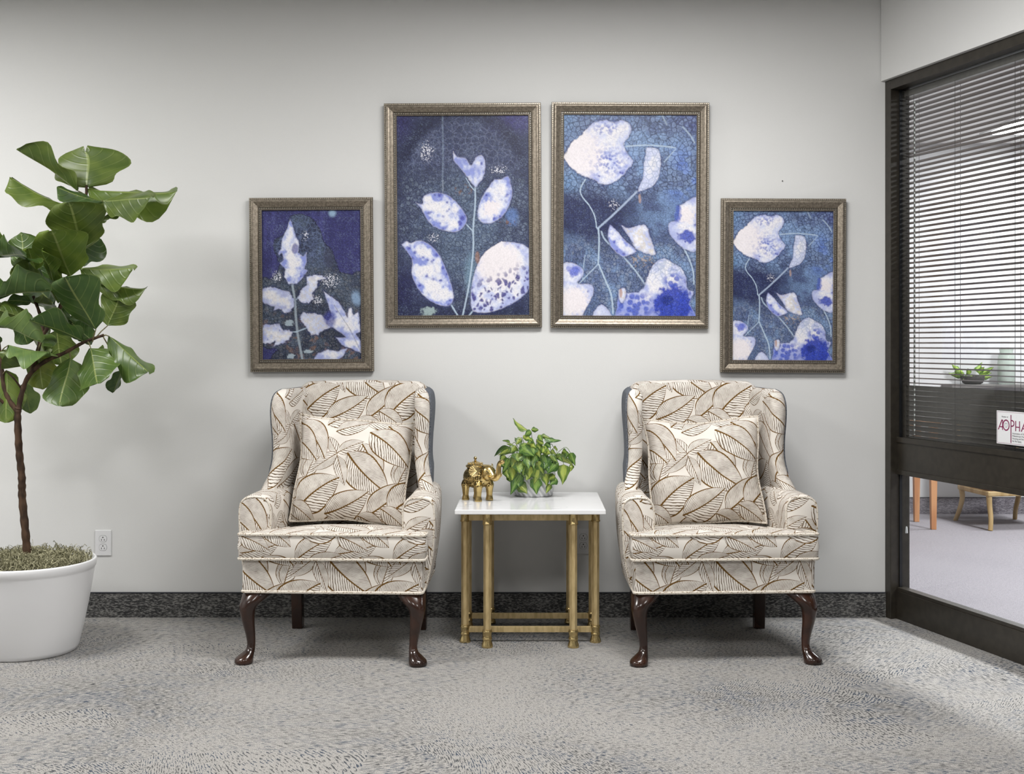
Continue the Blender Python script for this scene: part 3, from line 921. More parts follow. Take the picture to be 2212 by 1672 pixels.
# ================================================================ framed prints
# the prints are flat: their colours are mixed here as pigment on a fine grid of the sheet
def vnoise(x, y, seed):
    rs = np.random.default_rng(seed)
    g = rs.random((256, 256))
    xi = np.floor(x).astype(int); yi = np.floor(y).astype(int)
    fx = x - xi; fy = y - yi
    fx = fx * fx * (3 - 2 * fx); fy = fy * fy * (3 - 2 * fy)
    a = g[xi % 256, yi % 256]; b_ = g[(xi + 1) % 256, yi % 256]; c = g[xi % 256, (yi + 1) % 256]; d = g[(xi + 1) % 256, (yi + 1) % 256]
    return (a * (1 - fx) + b_ * fx) * (1 - fy) + (c * (1 - fx) + d * fx) * fy

def fbm(x, y, seed, oct_=4):
    s = 0; a = 0.5; t = 0
    for k in range(oct_):
        s = s + a * vnoise(x * 2 ** k + 13.7 * k, y * 2 ** k + 7.1 * k, seed + k); t += a; a *= 0.55
    return s / t

def sst(x, lo, hi):
    t = np.clip((x - lo) / (hi - lo), 0, 1)
    return t * t * (3 - 2 * t)

def worley(x, y, seed):
    rs = np.random.default_rng(seed)
    gx = rs.random((128, 128)); gy = rs.random((128, 128))
    xi = np.floor(x).astype(int); yi = np.floor(y).astype(int)
    d1 = np.full(x.shape, 9.0); d2 = np.full(x.shape, 9.0); idv = np.zeros(x.shape)
    for i in (-1, 0, 1):
        for j in (-1, 0, 1):
            cx = xi + i; cy = yi + j
            px = cx + gx[cx % 128, cy % 128]; py = cy + gy[cx % 128, cy % 128]
            d = np.hypot(px - x, py - y)
            nid = gx[(cx * 7 + 3) % 128, (cy * 5 + 1) % 128]
            new = d < d1
            d2 = np.where(new, d1, np.minimum(d2, d))
            idv = np.where(new, nid, idv)
            d1 = np.where(new, d, d1)
    return d2 - d1, d1, idv

def seg_dist(x, y, pts):
    d = np.full(x.shape, 1e9)
    for (x0, y0), (x1, y1) in zip(pts[:-1], pts[1:]):
        dx, dy = x1 - x0, y1 - y0
        t = np.clip(((x - x0) * dx + (y - y0) * dy) / (dx * dx + dy * dy + 1e-12), 0, 1)
        d = np.minimum(d, np.hypot(x - x0 - t * dx, y - y0 - t * dy))
    return d

def poly_sd(x, y, pts, smooth=3):
    """signed distance (inside > 0) to a closed outline"""
    if smooth:
        pts = [tuple(p) for p in spline(list(pts) + [pts[0]], len(pts) * smooth)]
    if pts[0] != pts[-1]: pts = list(pts) + [pts[0]]
    d = seg_dist(x, y, pts)
    ins = np.zeros(x.shape, bool)
    for (x0, y0), (x1, y1) in zip(pts[:-1], pts[1:]):
        if y0 == y1: continue
        c = ((y0 > y) != (y1 > y)) & (x < (x1 - x0) * (y - y0) / (y1 - y0) + x0)
        ins ^= c
    return np.where(ins, d, -d)

def L3(r, g, b_): return np.array(lin(r, g, b_)[:3])
def mixn(c, col, f): return c * (1 - f[..., None]) + (np.asarray(col) if np.ndim(col) > 1 else np.array(col)) * f[..., None]

WHITE = L3(228, 226, 230); PALE = L3(204, 210, 232); BLUE = L3(60, 72, 168); DEEP = L3(34, 38, 100); NAVY = L3(32, 36, 72); CREAM = L3(208, 200, 188)

def window(x, y, pts, pad):
    px = [p[0] for p in pts]; py = [p[1] for p in pts]
    gx, gy = x[0], y[:, 0]
    i0, i1 = np.searchsorted(gy, [min(py) - pad, max(py) + pad]); j0, j1 = np.searchsorted(gx, [min(px) - pad, max(px) + pad])
    return slice(i0, i1), slice(j0, j1)

def paint_leaf(c, x, y, pts, *a, **k):
    sl = window(x, y, pts, 40)
    m = np.zeros(x.shape)
    if x[sl].size:
        c[sl], m[sl] = paint_leaf_in(c[sl], x[sl], y[sl], pts, *a, **k)
    return c, m

def paint_stem(c, x, y, pts, *a, **k):
    sl = window(x, y, pts, 25)
    if x[sl].size:
        c[sl] = paint_stem_in(c[sl], x[sl], y[sl], pts, *a, **k)
    return c

def paint_leaf_in(c, x, y, pts, seed, spot=0.5, blue=0.35, rough=6.0, creamy=0.0, pure=None, soft=16.0, sm=3):
    """a bleached leaf: white body, blue mottling, a pale rim"""
    nz = fbm(x / 22, y / 22, seed)
    sd = poly_sd(x, y, pts, sm) + (nz - 0.5) * rough * 2
    m = sst(sd, -3.0, 6.0)
    n1 = fbm(x / 60, y / 60, seed + 5, 3); n2 = fbm(x / 18, y / 18, seed + 9, 3)
    body = np.broadcast_to(WHITE, c.shape).copy()
    deep = sst(sd, 75, 0)
    body = mixn(body, PALE, sst(n1 + 0.25 * deep, 0.32, 0.72) * 0.95)
    body = mixn(body, L3(112, 126, 202), np.clip(sst(n1 + 0.35 * n2 + 0.22 * deep, 0.66, 1.08) * blue * 2.0, 0, 0.85))
    wx = 26 * (fbm(x / 50, y / 50, seed + 41, 3) - 0.5); wy = 26 * (fbm(x / 50, y / 50, seed + 42, 3) - 0.5)
    e_, d1, idv = worley((x + wx) / 46, (y + wy) / 46, seed + 3)
    spots = sst(0.30 + 0.3 * idv - d1, 0.0, 0.36) * (idv < spot) * sst(n1 + 0.08 * deep, 0.40, 0.66)
    body = mixn(body, L3(64, 68, 160), np.clip(spots * 0.95, 0, 1))
    fine = fbm(x / 7, y / 7, seed + 31, 2)
    body = mixn(body, L3(150, 158, 200), sst(fine, 0.55, 0.8) * 0.35)
    if creamy: body = mixn(body, CREAM, creamy * sst(n2, 0.4, 0.7))
    edge = sst(sd, soft, 2.0)
    body = mixn(body, L3(150, 160, 205), edge * 0.45)
    if pure is not None:
        px, py, pr = pure
        body = mixn(body, L3(228, 222, 226), sst(np.hypot(x - px, y - py) + 60 * (n2 - 0.5), pr, pr * 0.55))
    halo = sst(sd, -14, -3) * (1 - m)
    c = mixn(c, L3(40, 48, 110), halo * 0.45)
    c = mixn(c, body, m)
    rim = sst(np.abs(sd - 1.0), 3.2, 0.8)
    return mixn(c, CREAM * 0.8, rim * 0.28), m

def paint_stem_in(c, x, y, pts, w=6.0, col=None, f=0.85, seed=1):
    p = [tuple(q) for q in spline(pts, len(pts) * 6)]
    d = seg_dist(x, y, p) + 3 * (fbm(x / 9, y / 9, seed, 2) - 0.5)
    return mixn(c, L3(178, 196, 214) if col is None else col, sst(d, w, w * 0.35) * f)

def specks(c, x, y, cx, cy, rx, ry, seed, dens=0.5):
    g = np.exp(-(((x - cx) / rx) ** 2 + ((y - cy) / ry) ** 2))
    n = fbm(x / 6.0, y / 6.0, seed, 2)
    return mixn(c, L3(225, 225, 235), sst(n * (0.6 + 0.4 * g) + 0.25 * g, 0.74, 0.84) * (g > 0.12) * dens)

def cells(c, x, y, mask, size, seed, line, fill, amt=0.7):
    dx = 10 * (fbm(x / 40, y / 40, seed + 20, 2) - 0.5); dy = 10 * (fbm(x / 40, y / 40, seed + 21, 2) - 0.5)
    e_, d1, idv = worley((x + dx) / size, (y + dy) / size, seed)
    c = mixn(c, fill, mask * sst(idv, 0.35, 0.9) * sst(e_, 0.05, 0.4) * amt * 0.6)
    c = mixn(c, line, mask * sst(e_, 0.22, 0.06) * amt)
    e2, d2, id2 = worley((x - dy) / (size * 0.52), (y + dx) / (size * 0.52), seed + 50)
    part = sst(fbm(x / 90, y / 90, seed + 23, 2), 0.42, 0.6)
    c = mixn(c, line, mask * part * sst(e2, 0.26, 0.06) * amt * 0.8)
    return mixn(c, fill * 1.15, mask * sst(np.abs(e_ - 0.34), 0.10, 0.02) * amt * 0.45)

def background_right(x, y, seed):
    n = fbm(x / 120, y / 120, seed)
    c = np.broadcast_to(L3(82, 98, 138), x.shape + (3,)).copy()
    c = mixn(c, L3(122, 150, 192), sst(n, 0.42, 0.68))
    dark = np.exp(-(((x - 330) / 330) ** 2 + ((y - 830) / 190) ** 2))
    c = mixn(c, L3(28, 34, 78), np.clip(dark * 1.5, 0, 1) * 0.97)
    c = mixn(c, L3(62, 66, 130), sst(x, 820, 1050) * sst(y, 420, 200) * 0.8)
    c = mixn(c, L3(120, 160, 205), sst(x, 330, 150) * sst(np.abs(y - 600), 110, 20) * 0.7)
    c = mixn(c, L3(116, 158, 205), sst(x, 300, 160) * sst(y, 420, 160) * 0.6)
    c = mixn(c, L3(70, 100, 190), sst(n, 0.5, 0.65) * sst(x, 780, 950) * sst(y, 300, 500) * sst(y, 800, 650) * 0.7)
    up = sst(y, 760, 640)
    c = cells(c, x, y, up * 0.8, 33, seed + 2, L3(48, 58, 84), L3(150, 172, 205))
    lo = sst(y, 900, 1080)
    c = cells(c, x, y, lo * 0.8, 26, seed + 4, L3(48, 60, 84), L3(152, 158, 164))
    c = cells(c, x, y, (1 - up) * (1 - lo) * 0.5, 16, seed + 6, L3(28, 34, 58), L3(70, 84, 120))
    st = fbm(x / 9, y / 120, seed + 9, 3)
    c = mixn(c, L3(110, 140, 180), sst(st, 0.6, 0.75) * sst(x, 450, 250) * sst(y, 1000, 1100) * 0.6)
    c = mixn(c, L3(170, 150, 130), sst(np.hypot((x - 690) / 130, (y - 1140) / 60), 1.0, 0.5) * sst(fbm(x / 14, y / 14, 9, 2), 0.52, 0.7) * 0.6)
    return c

def art_right(x, y):
    """the branch with broad pale leaves, used for the big right print and its small copy"""
    c = background_right(x, y, 40)
    c = paint_stem(c, x, y, [(560, 368), (700, 358), (820, 364), (910, 375)], 7, f=0.8)
    c = paint_stem(c, x, y, [(910, 385), (870, 430), (835, 470)], 6, f=0.6)
    c = paint_stem(c, x, y, [(300, 590), (268, 650), (275, 700), (330, 770), (365, 840), (378, 915)], 6)
    c = paint_stem(c, x, y, [(650, 670), (560, 760), (470, 845), (385, 920)], 10, L3(165, 180, 205))
    c = paint_stem(c, x, y, [(390, 920), (395, 1010), (390, 1160)], 8)
    c = paint_stem(c, x, y, [(390, 1160), (330, 1220), (262, 1290)], 6, f=0.7)
    c = paint_stem(c, x, y, [(395, 1165), (440, 1270), (480, 1370), (492, 1490)], 8)
    c = paint_stem(c, x, y, [(410, 940), (440, 1000), (560, 1110), (640, 1200), (705, 1290), (770, 1390), (830, 1490)], 8, f=0.75)
    c = paint_stem(c, x, y, [(300, 1100), (290, 1180), (285, 1260)], 5, f=0.6)
    c = paint_stem(c, x, y, [(970, 1050), (1010, 1130), (1035, 1210), (1040, 1290)], 7)
    c = paint_stem(c, x, y, [(820, 160), (850, 220)], 8, f=0.5)
    c = paint_stem(c, x, y, [(960, 235), (1010, 290), (1040, 340)], 8, f=0.6)
    c, _ = paint_leaf(c, x, y, [(150, 440), (200, 350), (270, 290), (345, 215), (430, 190), (500, 205), (550, 190), (605, 230), (600, 290), (560, 350), (590, 420), (625, 470), (590, 520), (550, 570), (490, 610), (420, 625), (350, 590), (270, 560), (190, 500)], 51, 0.25, 0.35, 9, pure=(255, 420, 210))
    n = fbm(x / 26, y / 26, 77, 3)
    blob = np.exp(-(((x - 460) / 110) ** 2 + ((y - 470) / 95) ** 2)) + 0.9 * np.exp(-(((x - 450) / 110) ** 2 + ((y - 245) / 50) ** 2))
    ed, dd, di = worley(x / 24 + 0.8 * n, y / 24 - 0.8 * n, 95)
    c = mixn(c, L3(86, 102, 184), np.clip(blob, 0, 1) * sst(0.62 - dd, 0.0, 0.4) * sst(n, 0.25, 0.55) * 0.85)
    c, m = paint_leaf(c, x, y, [(715, 375), (790, 385), (810, 450), (805, 540), (770, 620), (700, 660), (655, 665), (690, 580), (700, 470)], 53, 0.1, 0.1, 6)
    c = cells(c, x, y, m, 36, 60, L3(150, 162, 190), WHITE, 0.55)
    c, _ = paint_leaf(c, x, y, [(470, 895), (520, 940), (580, 1005), (650, 1070), (600, 1100), (555, 1110), (500, 1070), (465, 1020), (455, 950)], 55, 0.7, 0.6, 5)
    c, _ = paint_leaf(c, x, y, [(548, 900), (600, 915), (690, 890), (725, 920), (745, 990), (770, 1050), (775, 1095), (700, 1085), (640, 1050), (600, 980)], 57, 0.1, 0.25, 7, creamy=0.7)
    c, _ = paint_leaf(c, x, y, [(940, 760), (1000, 730), (1070, 720), (1070, 1050), (980, 1055), (920, 1010), (870, 940), (870, 880), (925, 860)], 59, 0.2, 0.25, 8, pure=(990, 830, 70))
    c = mixn(c, L3(44, 66, 170), sst(np.hypot((x - 1000) / 75, (y - 970) / 55) + 0.7 * (n - 0.5), 1.0, 0.55) * 0.9)
    c = mixn(c, L3(60, 80, 180), sst(np.hypot((x - 930) / 30, (y - 810) / 75) + 0.8 * (n - 0.5), 1.0, 0.5) * 0.6)
    c, _ = paint_leaf(c, x, y, [(130, 1155), (210, 1150), (280, 1190), (285, 1240), (250, 1290), (340, 1295), (360, 1350), (330, 1420), (290, 1490), (260, 1540), (130, 1540)], 61, 0.1, 0.2, 6, pure=(230, 1410, 120))
    c = mixn(c, L3(70, 88, 190), sst(np.hypot((x - 225) / 55, (y - 1205) / 50) + 0.9 * (n - 0.5), 1.0, 0.5) * 0.85)
    c, _ = paint_leaf(c, x, y, [(360, 1480), (410, 1430), (460, 1470), (490, 1520), (490, 1545), (355, 1545)], 63, 0.1, 0.1, 5)
    c, m = paint_leaf(c, x, y, [(500, 1520), (520, 1440), (540, 1340), (590, 1350), (690, 1330), (740, 1200), (780, 1150), (830, 1120), (900, 1150), (960, 1190), (985, 1250), (1000, 1330), (1040, 1345), (1010, 1420), (1030, 1545), (490, 1545)], 65, 0.15, 0.3, 9)
    c = cells(c, x, y, m * sst(y, 1330, 1200), 34, 68, L3(140, 155, 185), WHITE, 0.5)
    c = mixn(c, L3(96, 118, 206), m * sst(y + 90 * (n - 0.5), 1320, 1450) * 0.65)
    big = sst(np.hypot((x - 905) / 150, (y - 1430) / 150) + 0.5 * (n - 0.5), 1.0, 0.72)
    c = mixn(c, L3(36, 58, 168), m * big * 0.95)
    c = mixn(c, L3(22, 40, 120), m * sst(np.hypot((x - 860) / 55, (y - 1400) / 40) + 0.4 * (n - 0.5), 1.0, 0.7) * 0.7)
    blot = sst(np.hypot((x - 640) / 150, (y - 1440) / 110), 1.2, 0.5) + sst(np.hypot((x - 900) / 80, (y - 1270) / 60), 1.1, 0.5)
    e_, d1, idv = worley(x / 38, y / 38, 91)
    c = mixn(c, L3(58, 80, 182), m * np.clip(blot, 0, 1) * sst(0.62 - d1 + 0.3 * (n - 0.5), 0.0, 0.3) * 0.8)
    c, _ = paint_leaf(c, x, y, [(530, 1330), (570, 1320), (580, 1370), (555, 1420), (530, 1390)], 70, 0.0, 0.0, 4, creamy=0.8)
    c = mixn(c, L3(165, 120, 100), sst(np.hypot((x - 545) / 14, (y - 1355) / 40), 1.0, 0.5) * 0.7)
    c = mixn(c, L3(178, 150, 140), sst(np.hypot((x - 670) / 12, (y - 715) / 38) + 0.8 * (n - 0.5), 1.0, 0.5) * 0.7)
    c = specks(c, x, y, 500, 760, 60, 50, 93, 0.6)
    return c

def art_five(x, y):
    """five oval leaves on an upright stem"""
    n = fbm(x / 130, y / 130, 12)
    c = np.broadcast_to(L3(52, 58, 88), x.shape + (3,)).copy()
    c = mixn(c, L3(84, 100, 126), sst(np.hypot((x - 600) / 420, (y - 950) / 480) + 0.5 * (n - 0.5), 1.0, 0.3) * 0.9)
    c = mixn(c, L3(56, 54, 108), sst(y, 330, 200) * sst(x, 700, 900))
    c = mixn(c, L3(50, 48, 96), sst(x, 320, 150) * sst(y, 420, 200))
    c = mixn(c, L3(34, 38, 66), sst(np.abs(np.hypot((x - 600) / 480, (y - 720) / 640) - 0.93), 0.14, 0.02) * sst(y, 700, 350) * 0.8)
    c = mixn(c, L3(38, 44, 78), sst(np.hypot((x - 330) / 190, (y - 1000) / 150), 1.0, 0.3) * 0.6)
    c = mixn(c, L3(34, 36, 74), sst(x, 330, 180) * sst(y, 1150, 1300))
    c = mixn(c, L3(30, 36, 66), sst(y, 1380, 1480) * 0.6)
    inside = sst(np.hypot((x - 600) / 470, (y - 820) / 660), 1.02, 0.9)
    c = cells(c, x, y, inside * sst(y, 600, 450) * 0.8, 44, 14, L3(100, 108, 136), L3(70, 80, 112))
    c = cells(c, x, y, inside * sst(y, 470, 620) * 0.85, 26, 15, L3(52, 60, 84), L3(128, 142, 158))
    c = mixn(c, L3(104, 136, 196), sst(np.hypot((x - 930) / 70, (y - 840) / 90) + 0.7 * (n - 0.5), 1.0, 0.4) * 0.55)
    c = mixn(c, L3(120, 150, 170), sst(np.hypot((x - 650) / 60, (y - 1230) / 190) + 0.4 * (n - 0.5), 1.0, 0.3) * 0.5)
    rust = fbm(x / 14, y / 14, 17, 2)
    c = mixn(c, L3(120, 88, 70), sst(rust, 0.62, 0.74) * sst(np.hypot((x - 900) / 80, (y - 890) / 40), 1.0, 0.4) * 0.8)
    c = mixn(c, L3(120, 88, 70), sst(rust, 0.6, 0.72) * sst(np.hypot((x - 600) / 90, (y - 660) / 50), 1.0, 0.4) * 0.7)
    c = paint_stem(c, x, y, [(462, 165), (464, 400), (460, 600)], 8, L3(120, 134, 156), 0.6)
    c = paint_stem(c, x, y, [(462, 600), (462, 680)], 8, L3(140, 150, 165), 0.5)
    c = paint_stem(c, x, y, [(683, 640), (682, 760), (668, 920), (668, 1050), (655, 1180), (632, 1330), (592, 1515)], 8)
    c = paint_stem(c, x, y, [(668, 945), (620, 895)], 6)
    c = paint_stem(c, x, y, [(683, 670), (655, 640), (620, 580)], 5)
    c = paint_stem(c, x, y, [(515, 1440), (560, 1515)], 8)
    c = paint_stem(c, x, y, [(670, 1470), (635, 1515)], 8)
    c, _ = paint_leaf(c, x, y, [(535, 400), (560, 440), (620, 450), (655, 495), (690, 440), (735, 430), (752, 480), (745, 560), (710, 620), (680, 640), (620, 565), (570, 500), (535, 460)], 21, 0.3, 0.4, 5)
    c, _ = paint_leaf(c, x, y, [(275, 745), (320, 755), (330, 705), (400, 678), (480, 690), (550, 740), (605, 810), (625, 860), (610, 900), (560, 945), (480, 940), (400, 910), (350, 860), (315, 790)], 22, 0.75, 0.6, 4)
    c, _ = paint_leaf(c, x, y, [(815, 590), (860, 590), (910, 570), (930, 640), (938, 690), (915, 770), (870, 840), (800, 885), (730, 885), (697, 830), (715, 740), (755, 670)], 23, 0.6, 0.45, 4, pure=(790, 790, 70))
    c, _ = paint_leaf(c, x, y, [(178, 1030), (210, 1005), (240, 1020), (300, 1000), (370, 1030), (420, 1080), (460, 1150), (500, 1250), (528, 1350), (525, 1420), (480, 1450), (400, 1430), (320, 1370), (265, 1290), (245, 1220), (250, 1140), (215, 1080)], 24, 0.85, 0.6, 4)
    c, m = paint_leaf(c, x, y, [(860, 1010), (950, 1020), (1030, 1045), (1060, 1100), (1060, 1290), (1020, 1370), (940, 1430), (840, 1475), (740, 1495), (660, 1480), (648, 1400), (655, 1300), (690, 1180), (750, 1080)], 25, 0.2, 0.25, 5, pure=(840, 1160, 190))
    e_, d1, idv = worley(x / 36 + 1.1 * fbm(x / 45, y / 45, 33, 3), y / 44 + 1.1 * fbm(x / 45, y / 45, 34, 3), 26)
    low = sst((y - 1250) + (x - 760) * 0.35, -60, 90)
    c = mixn(c, L3(62, 56, 130), m * low * sst(0.26 + 0.35 * idv - d1, 0.0, 0.30) * 0.9)
    c = mixn(c, L3(140, 108, 96), sst(np.hypot((x - 695) / 20, (y - 1120) / 50), 1.0, 0.6) * 0.8)
    for s in ((350, 400, 70, 90, 27), (850, 525, 95, 40, 28), (395, 985, 60, 45, 29)): c = specks(c, x, y, *s, dens=0.9)
    c = mixn(c, L3(170, 190, 190), sst(np.hypot((x - 360) / 55, (y - 1480) / 40) + 0.9 * (rust - 0.5), 1.0, 0.5) * 0.7)
    return c

def art_fern(x, y):
    """jagged pale leaves on a stem, over dark blue"""
    n = fbm(x / 130, y / 130, 112)
    c = np.broadcast_to(L3(50, 50, 100), x.shape + (3,)).copy()
    c = mixn(c, L3(66, 66, 124), sst(fbm(x / 40, y / 400, 113, 2), 0.5, 0.75) * 0.6)
    sd = poly_sd(x, y, [(415, 255), (480, 238), (560, 255), (630, 310), (670, 390), (700, 470), (760, 540), (800, 640), (830, 720), (920, 745), (1020, 770), (1020, 1470), (280, 1470), (300, 1360), (170, 1320), (170, 800), (260, 780), (320, 680), (300, 590), (272, 530), (290, 450), (370, 400)]) + 20 * (fbm(x / 25, y / 25, 114, 3) - 0.5)
    m = sst(sd, -3, 6)
    inner = np.broadcast_to(L3(44, 50, 74), x.shape + (3,)).copy()
    inner = mixn(inner, L3(74, 86, 106), sst(n, 0.4, 0.65))
    inner = cells(inner, x, y, np.ones_like(x) * sst(y, 800, 600), 40, 115, L3(84, 96, 130), L3(40, 46, 70), 0.7)
    inner = cells(inner, x, y, np.ones_like(x) * sst(y, 560, 760), 28, 116, L3(36, 44, 60), L3(104, 104, 106), 0.8)
    inner = mixn(inner, L3(130, 100, 86), sst(worley(x / 28, y / 28, 117)[2], 0.62, 0.85) * sst(y, 1000, 1150) * sst(n, 0.4, 0.6) * 0.6)
    inner = mixn(inner, L3(58, 62, 84), sst(np.hypot((x - 745) / 60, (y - 600) / 110), 1.0, 0.6) * 0.8)
    c = mixn(c, inner, m)
    c = mixn(c, L3(22, 24, 44), sst(np.abs(sd - 2), 7, 2) * 0.7)
    for s in ((545, 420, 50, 60, 121), (750, 800, 110, 90, 122), (640, 960, 60, 60, 123), (300, 760, 70, 60, 124)): c = specks(c, x, y, *s, dens=0.9)
    c = mixn(c, L3(160, 190, 215), sst(np.hypot((x - 770) / 45, (y - 235) / 45), 1.0, 0.3) * 0.7)
    c = paint_stem(c, x, y, [(430, 830), (450, 960), (458, 1100), (475, 1260), (510, 1450)], 14, L3(160, 172, 184), 0.85)
    c = paint_stem(c, x, y, [(470, 1220), (400, 1225)], 8); c = paint_stem(c, x, y, [(480, 1215), (560, 1185)], 8); c = paint_stem(c, x, y, [(465, 950), (480, 930)], 8)
    J = 14.0
    c, _ = paint_leaf(c, x, y, [(415, 275), (440, 340), (465, 430), (492, 480), (480, 560), (520, 590), (552, 560), (550, 640), (530, 700), (560, 710), (520, 770), (470, 820), (400, 825), (360, 760), (370, 700), (330, 650), (360, 620), (345, 560), (320, 585), (312, 570), (335, 530), (345, 450), (375, 390), (400, 330)], 131, 0.35, 0.5, 6, sm=0)
    c = mixn(c, L3(56, 56, 140), sst(np.hypot((x - 455) / 32, (y - 530) / 55) + 0.7 * (n - 0.5), 1.0, 0.5) * 0.7)
    c, _ = paint_leaf(c, x, y, [(470, 940), (500, 880), (560, 830), (540, 760), (600, 750), (660, 750), (725, 775), (650, 800), (640, 850), (600, 900), (610, 950), (560, 985), (510, 975)], 133, 0.1, 0.15, J, creamy=0.5, sm=0)
    c, _ = paint_leaf(c, x, y, [(440, 955), (400, 890), (330, 870), (280, 845), (220, 845), (165, 870), (170, 960), (240, 1010), (280, 1010), (270, 1040), (340, 1030), (350, 1070), (420, 1050), (440, 1010)], 135, 0.1, 0.3, J, creamy=0.2, sm=0)
    c, _ = paint_leaf(c, x, y, [(430, 1225), (400, 1200), (350, 1210), (320, 1150), (260, 1165), (200, 1160), (165, 1190), (165, 1310), (230, 1320), (280, 1300), (270, 1340), (350, 1320), (400, 1290)], 137, 0.1, 0.3, J, creamy=0.4, sm=0)
    c, _ = paint_leaf(c, x, y, [(545, 1190), (490, 1100), (520, 1060), (600, 1070), (680, 1080), (700, 1120), (760, 1130), (770, 1180), (680, 1210), (650, 1245), (580, 1250)], 139, 0.1, 0.1, J, creamy=0.5, sm=0)
    c, _ = paint_leaf(c, x, y, [(690, 880), (760, 930), (820, 980), (860, 1040), (890, 1100), (900, 1030), (925, 1020), (940, 1090), (980, 1060), (995, 1150), (1000, 1230), (960, 1240), (1000, 1300), (1005, 1400), (930, 1370), (850, 1340), (790, 1270), (880, 1270), (800, 1210), (720, 1150), (760, 1090), (730, 1000)], 141, 0.15, 0.35, 8, sm=0)
    c = mixn(c, L3(60, 64, 150), sst(np.hypot((x - 740) / 60, (y - 1120) / 70) + 0.8 * (n - 0.5), 1.0, 0.4) * 0.7)
    c = paint_stem(c, x, y, [(780, 1000), (850, 1110), (920, 1220), (1000, 1390)], 5, L3(120, 118, 130), 0.5)
    c, _ = paint_leaf(c, x, y, [(600, 1460), (640, 1400), (720, 1370), (800, 1385), (890, 1360), (860, 1420), (800, 1470), (700, 1480)], 143, 0.1, 0.3, 7, sm=0)
    for (px, py, rx, ry) in ((400, 1150, 42, 35), (560, 1385, 45, 18), (410, 1425, 45, 22)):
        c = mixn(c, L3(180, 196, 208), sst(np.hypot((x - px) / rx, (y - py) / ry) + 0.9 * (fbm(x / 12, y / 12, 151, 2) - 0.5), 1.0, 0.6) * 0.75)
    c = mixn(c, L3(150, 180, 215), sst(np.hypot((x - 960) / 60, (y - 940) / 90) + 1.2 * (n - 0.5), 1.0, 0.4) * 0.6)
    return c

def sheet(name, art, box, w, h, nx, ny, parent):
    """flat print: a fine grid in the frame whose pigment is stored per vertex"""
    x0, x1, y0, y1 = box
    gx, gy = np.meshgrid(np.linspace(0, 1, nx), np.linspace(0, 1, ny))
    ax_, ay_ = x0 + gx * (x1 - x0), y0 + gy * (y1 - y0)
    col = art(ax_, ay_)
    grain = fbm(ax_ / 5.0, ay_ / 5.0, 301, 2) - 0.5
    lum = col.mean(-1)
    dark = sst(lum, 0.42, 0.12)
    col = col * (1 + (0.25 + 1.1 * dark) * grain)[..., None]
    fleck = fbm(ax_ / 3.6, ay_ / 3.6, 305, 2) * 0.75 + 0.25 * fbm(ax_ / 70, ay_ / 70, 306, 2)
    col = mixn(col, L3(150, 168, 196), dark * sst(fleck, 0.60, 0.76) * 0.30)
    col = mixn(col, L3(24, 28, 44), dark * sst(fleck, 0.38, 0.26) * 0.35)
    col = np.clip(col, 0, 1)
    co = np.zeros((ny, nx, 3)); co[..., 0] = (gx - 0.5) * w; co[..., 2] = (0.5 - gy) * h
    me = bpy.data.meshes.new(name)
    me.vertices.add(nx * ny); me.vertices.foreach_set('co', co.reshape(-1))
    i = np.arange((nx - 1) * (ny - 1)); r, q = np.divmod(i, nx - 1); a = r * nx + q
    faces = np.stack([a, a + nx, a + nx + 1, a + 1], 1).astype(np.int32)
    nf = len(faces)
    me.loops.add(nf * 4); me.loops.foreach_set('vertex_index', faces.reshape(-1))
    me.polygons.add(nf); me.polygons.foreach_set('loop_start', np.arange(0, nf * 4, 4, dtype=np.int32)); me.polygons.foreach_set('loop_total', np.full(nf, 4, np.int32))
    me.update()
    at_ = me.color_attributes.new('pigment', 'FLOAT_COLOR', 'POINT')
    at_.data.foreach_set('color', np.concatenate([col.reshape(-1, 3), np.ones((nx * ny, 1))], 1).astype(np.float32).reshape(-1))
    return link(name, me, M_print, parent)

M_print, _T, _b = material('printed_sheet', rough=0.42, spec=0.35)
_T.put(_b.inputs['Base Color'], _T.node('ShaderNodeAttribute', attribute_name='pigment').outputs['Color'])

def frame_material():
    m, T, b = material('champagne_frame', (0.3, 0.26, 0.21, 1), 0.38, 0.75)
    n = T.noise(T.vmath('MULTIPLY', T.co('Object'), (120, 120, 120)), 1.0, 2.0)
    T.put(b.inputs['Base Color'], T.mixc(T.ramp(n, 0.3, 0.7), (0.185, 0.155, 0.122, 1), (0.305, 0.265, 0.212, 1)))
    return m
M_frame = frame_material()
M_bead, _, _ = material('champagne_beads', (0.62, 0.57, 0.48, 1), 0.3, 0.8)
M_framedark, _, _ = material('frame_groove', (0.05, 0.042, 0.034, 1), 0.5, 0.4)

# moulding profile: (inset from the outer edge, height off the wall)
PROFILE = [(0.0, 0.0), (0.0, 0.014), (0.002, 0.016), (0.009, 0.016), (0.0095, 0.024), (0.012, 0.0285), (0.016, 0.030), (0.020, 0.029), (0.026, 0.0255), (0.033, 0.0215), (0.039, 0.019),
           (0.0405, 0.0205), (0.0425, 0.021), (0.0435, 0.017), (0.0520, 0.015), (0.0525, 0.0175), (0.0545, 0.018), (0.0565, 0.016), (0.0570, 0.010), (0.0570, 0.004)]

def bead_row(w, h, inset, height, pitch, r, seg=6, n=3):
    mb = MB()
    W2, H2 = w / 2 - inset, h / 2 - inset
    def put(x, z):
        mb.sphere((x, -height, z), r, seg, n)
    nx = int(2 * W2 / pitch); nz = int(2 * H2 / pitch)
    for k in range(nx + 1):
        x = -W2 + 2 * W2 * k / nx
        put(x, -H2); put(x, H2)
    for k in range(1, nz):
        z = -H2 + 2 * H2 * k / nz
        put(-W2, z); put(W2, z)
    return mb

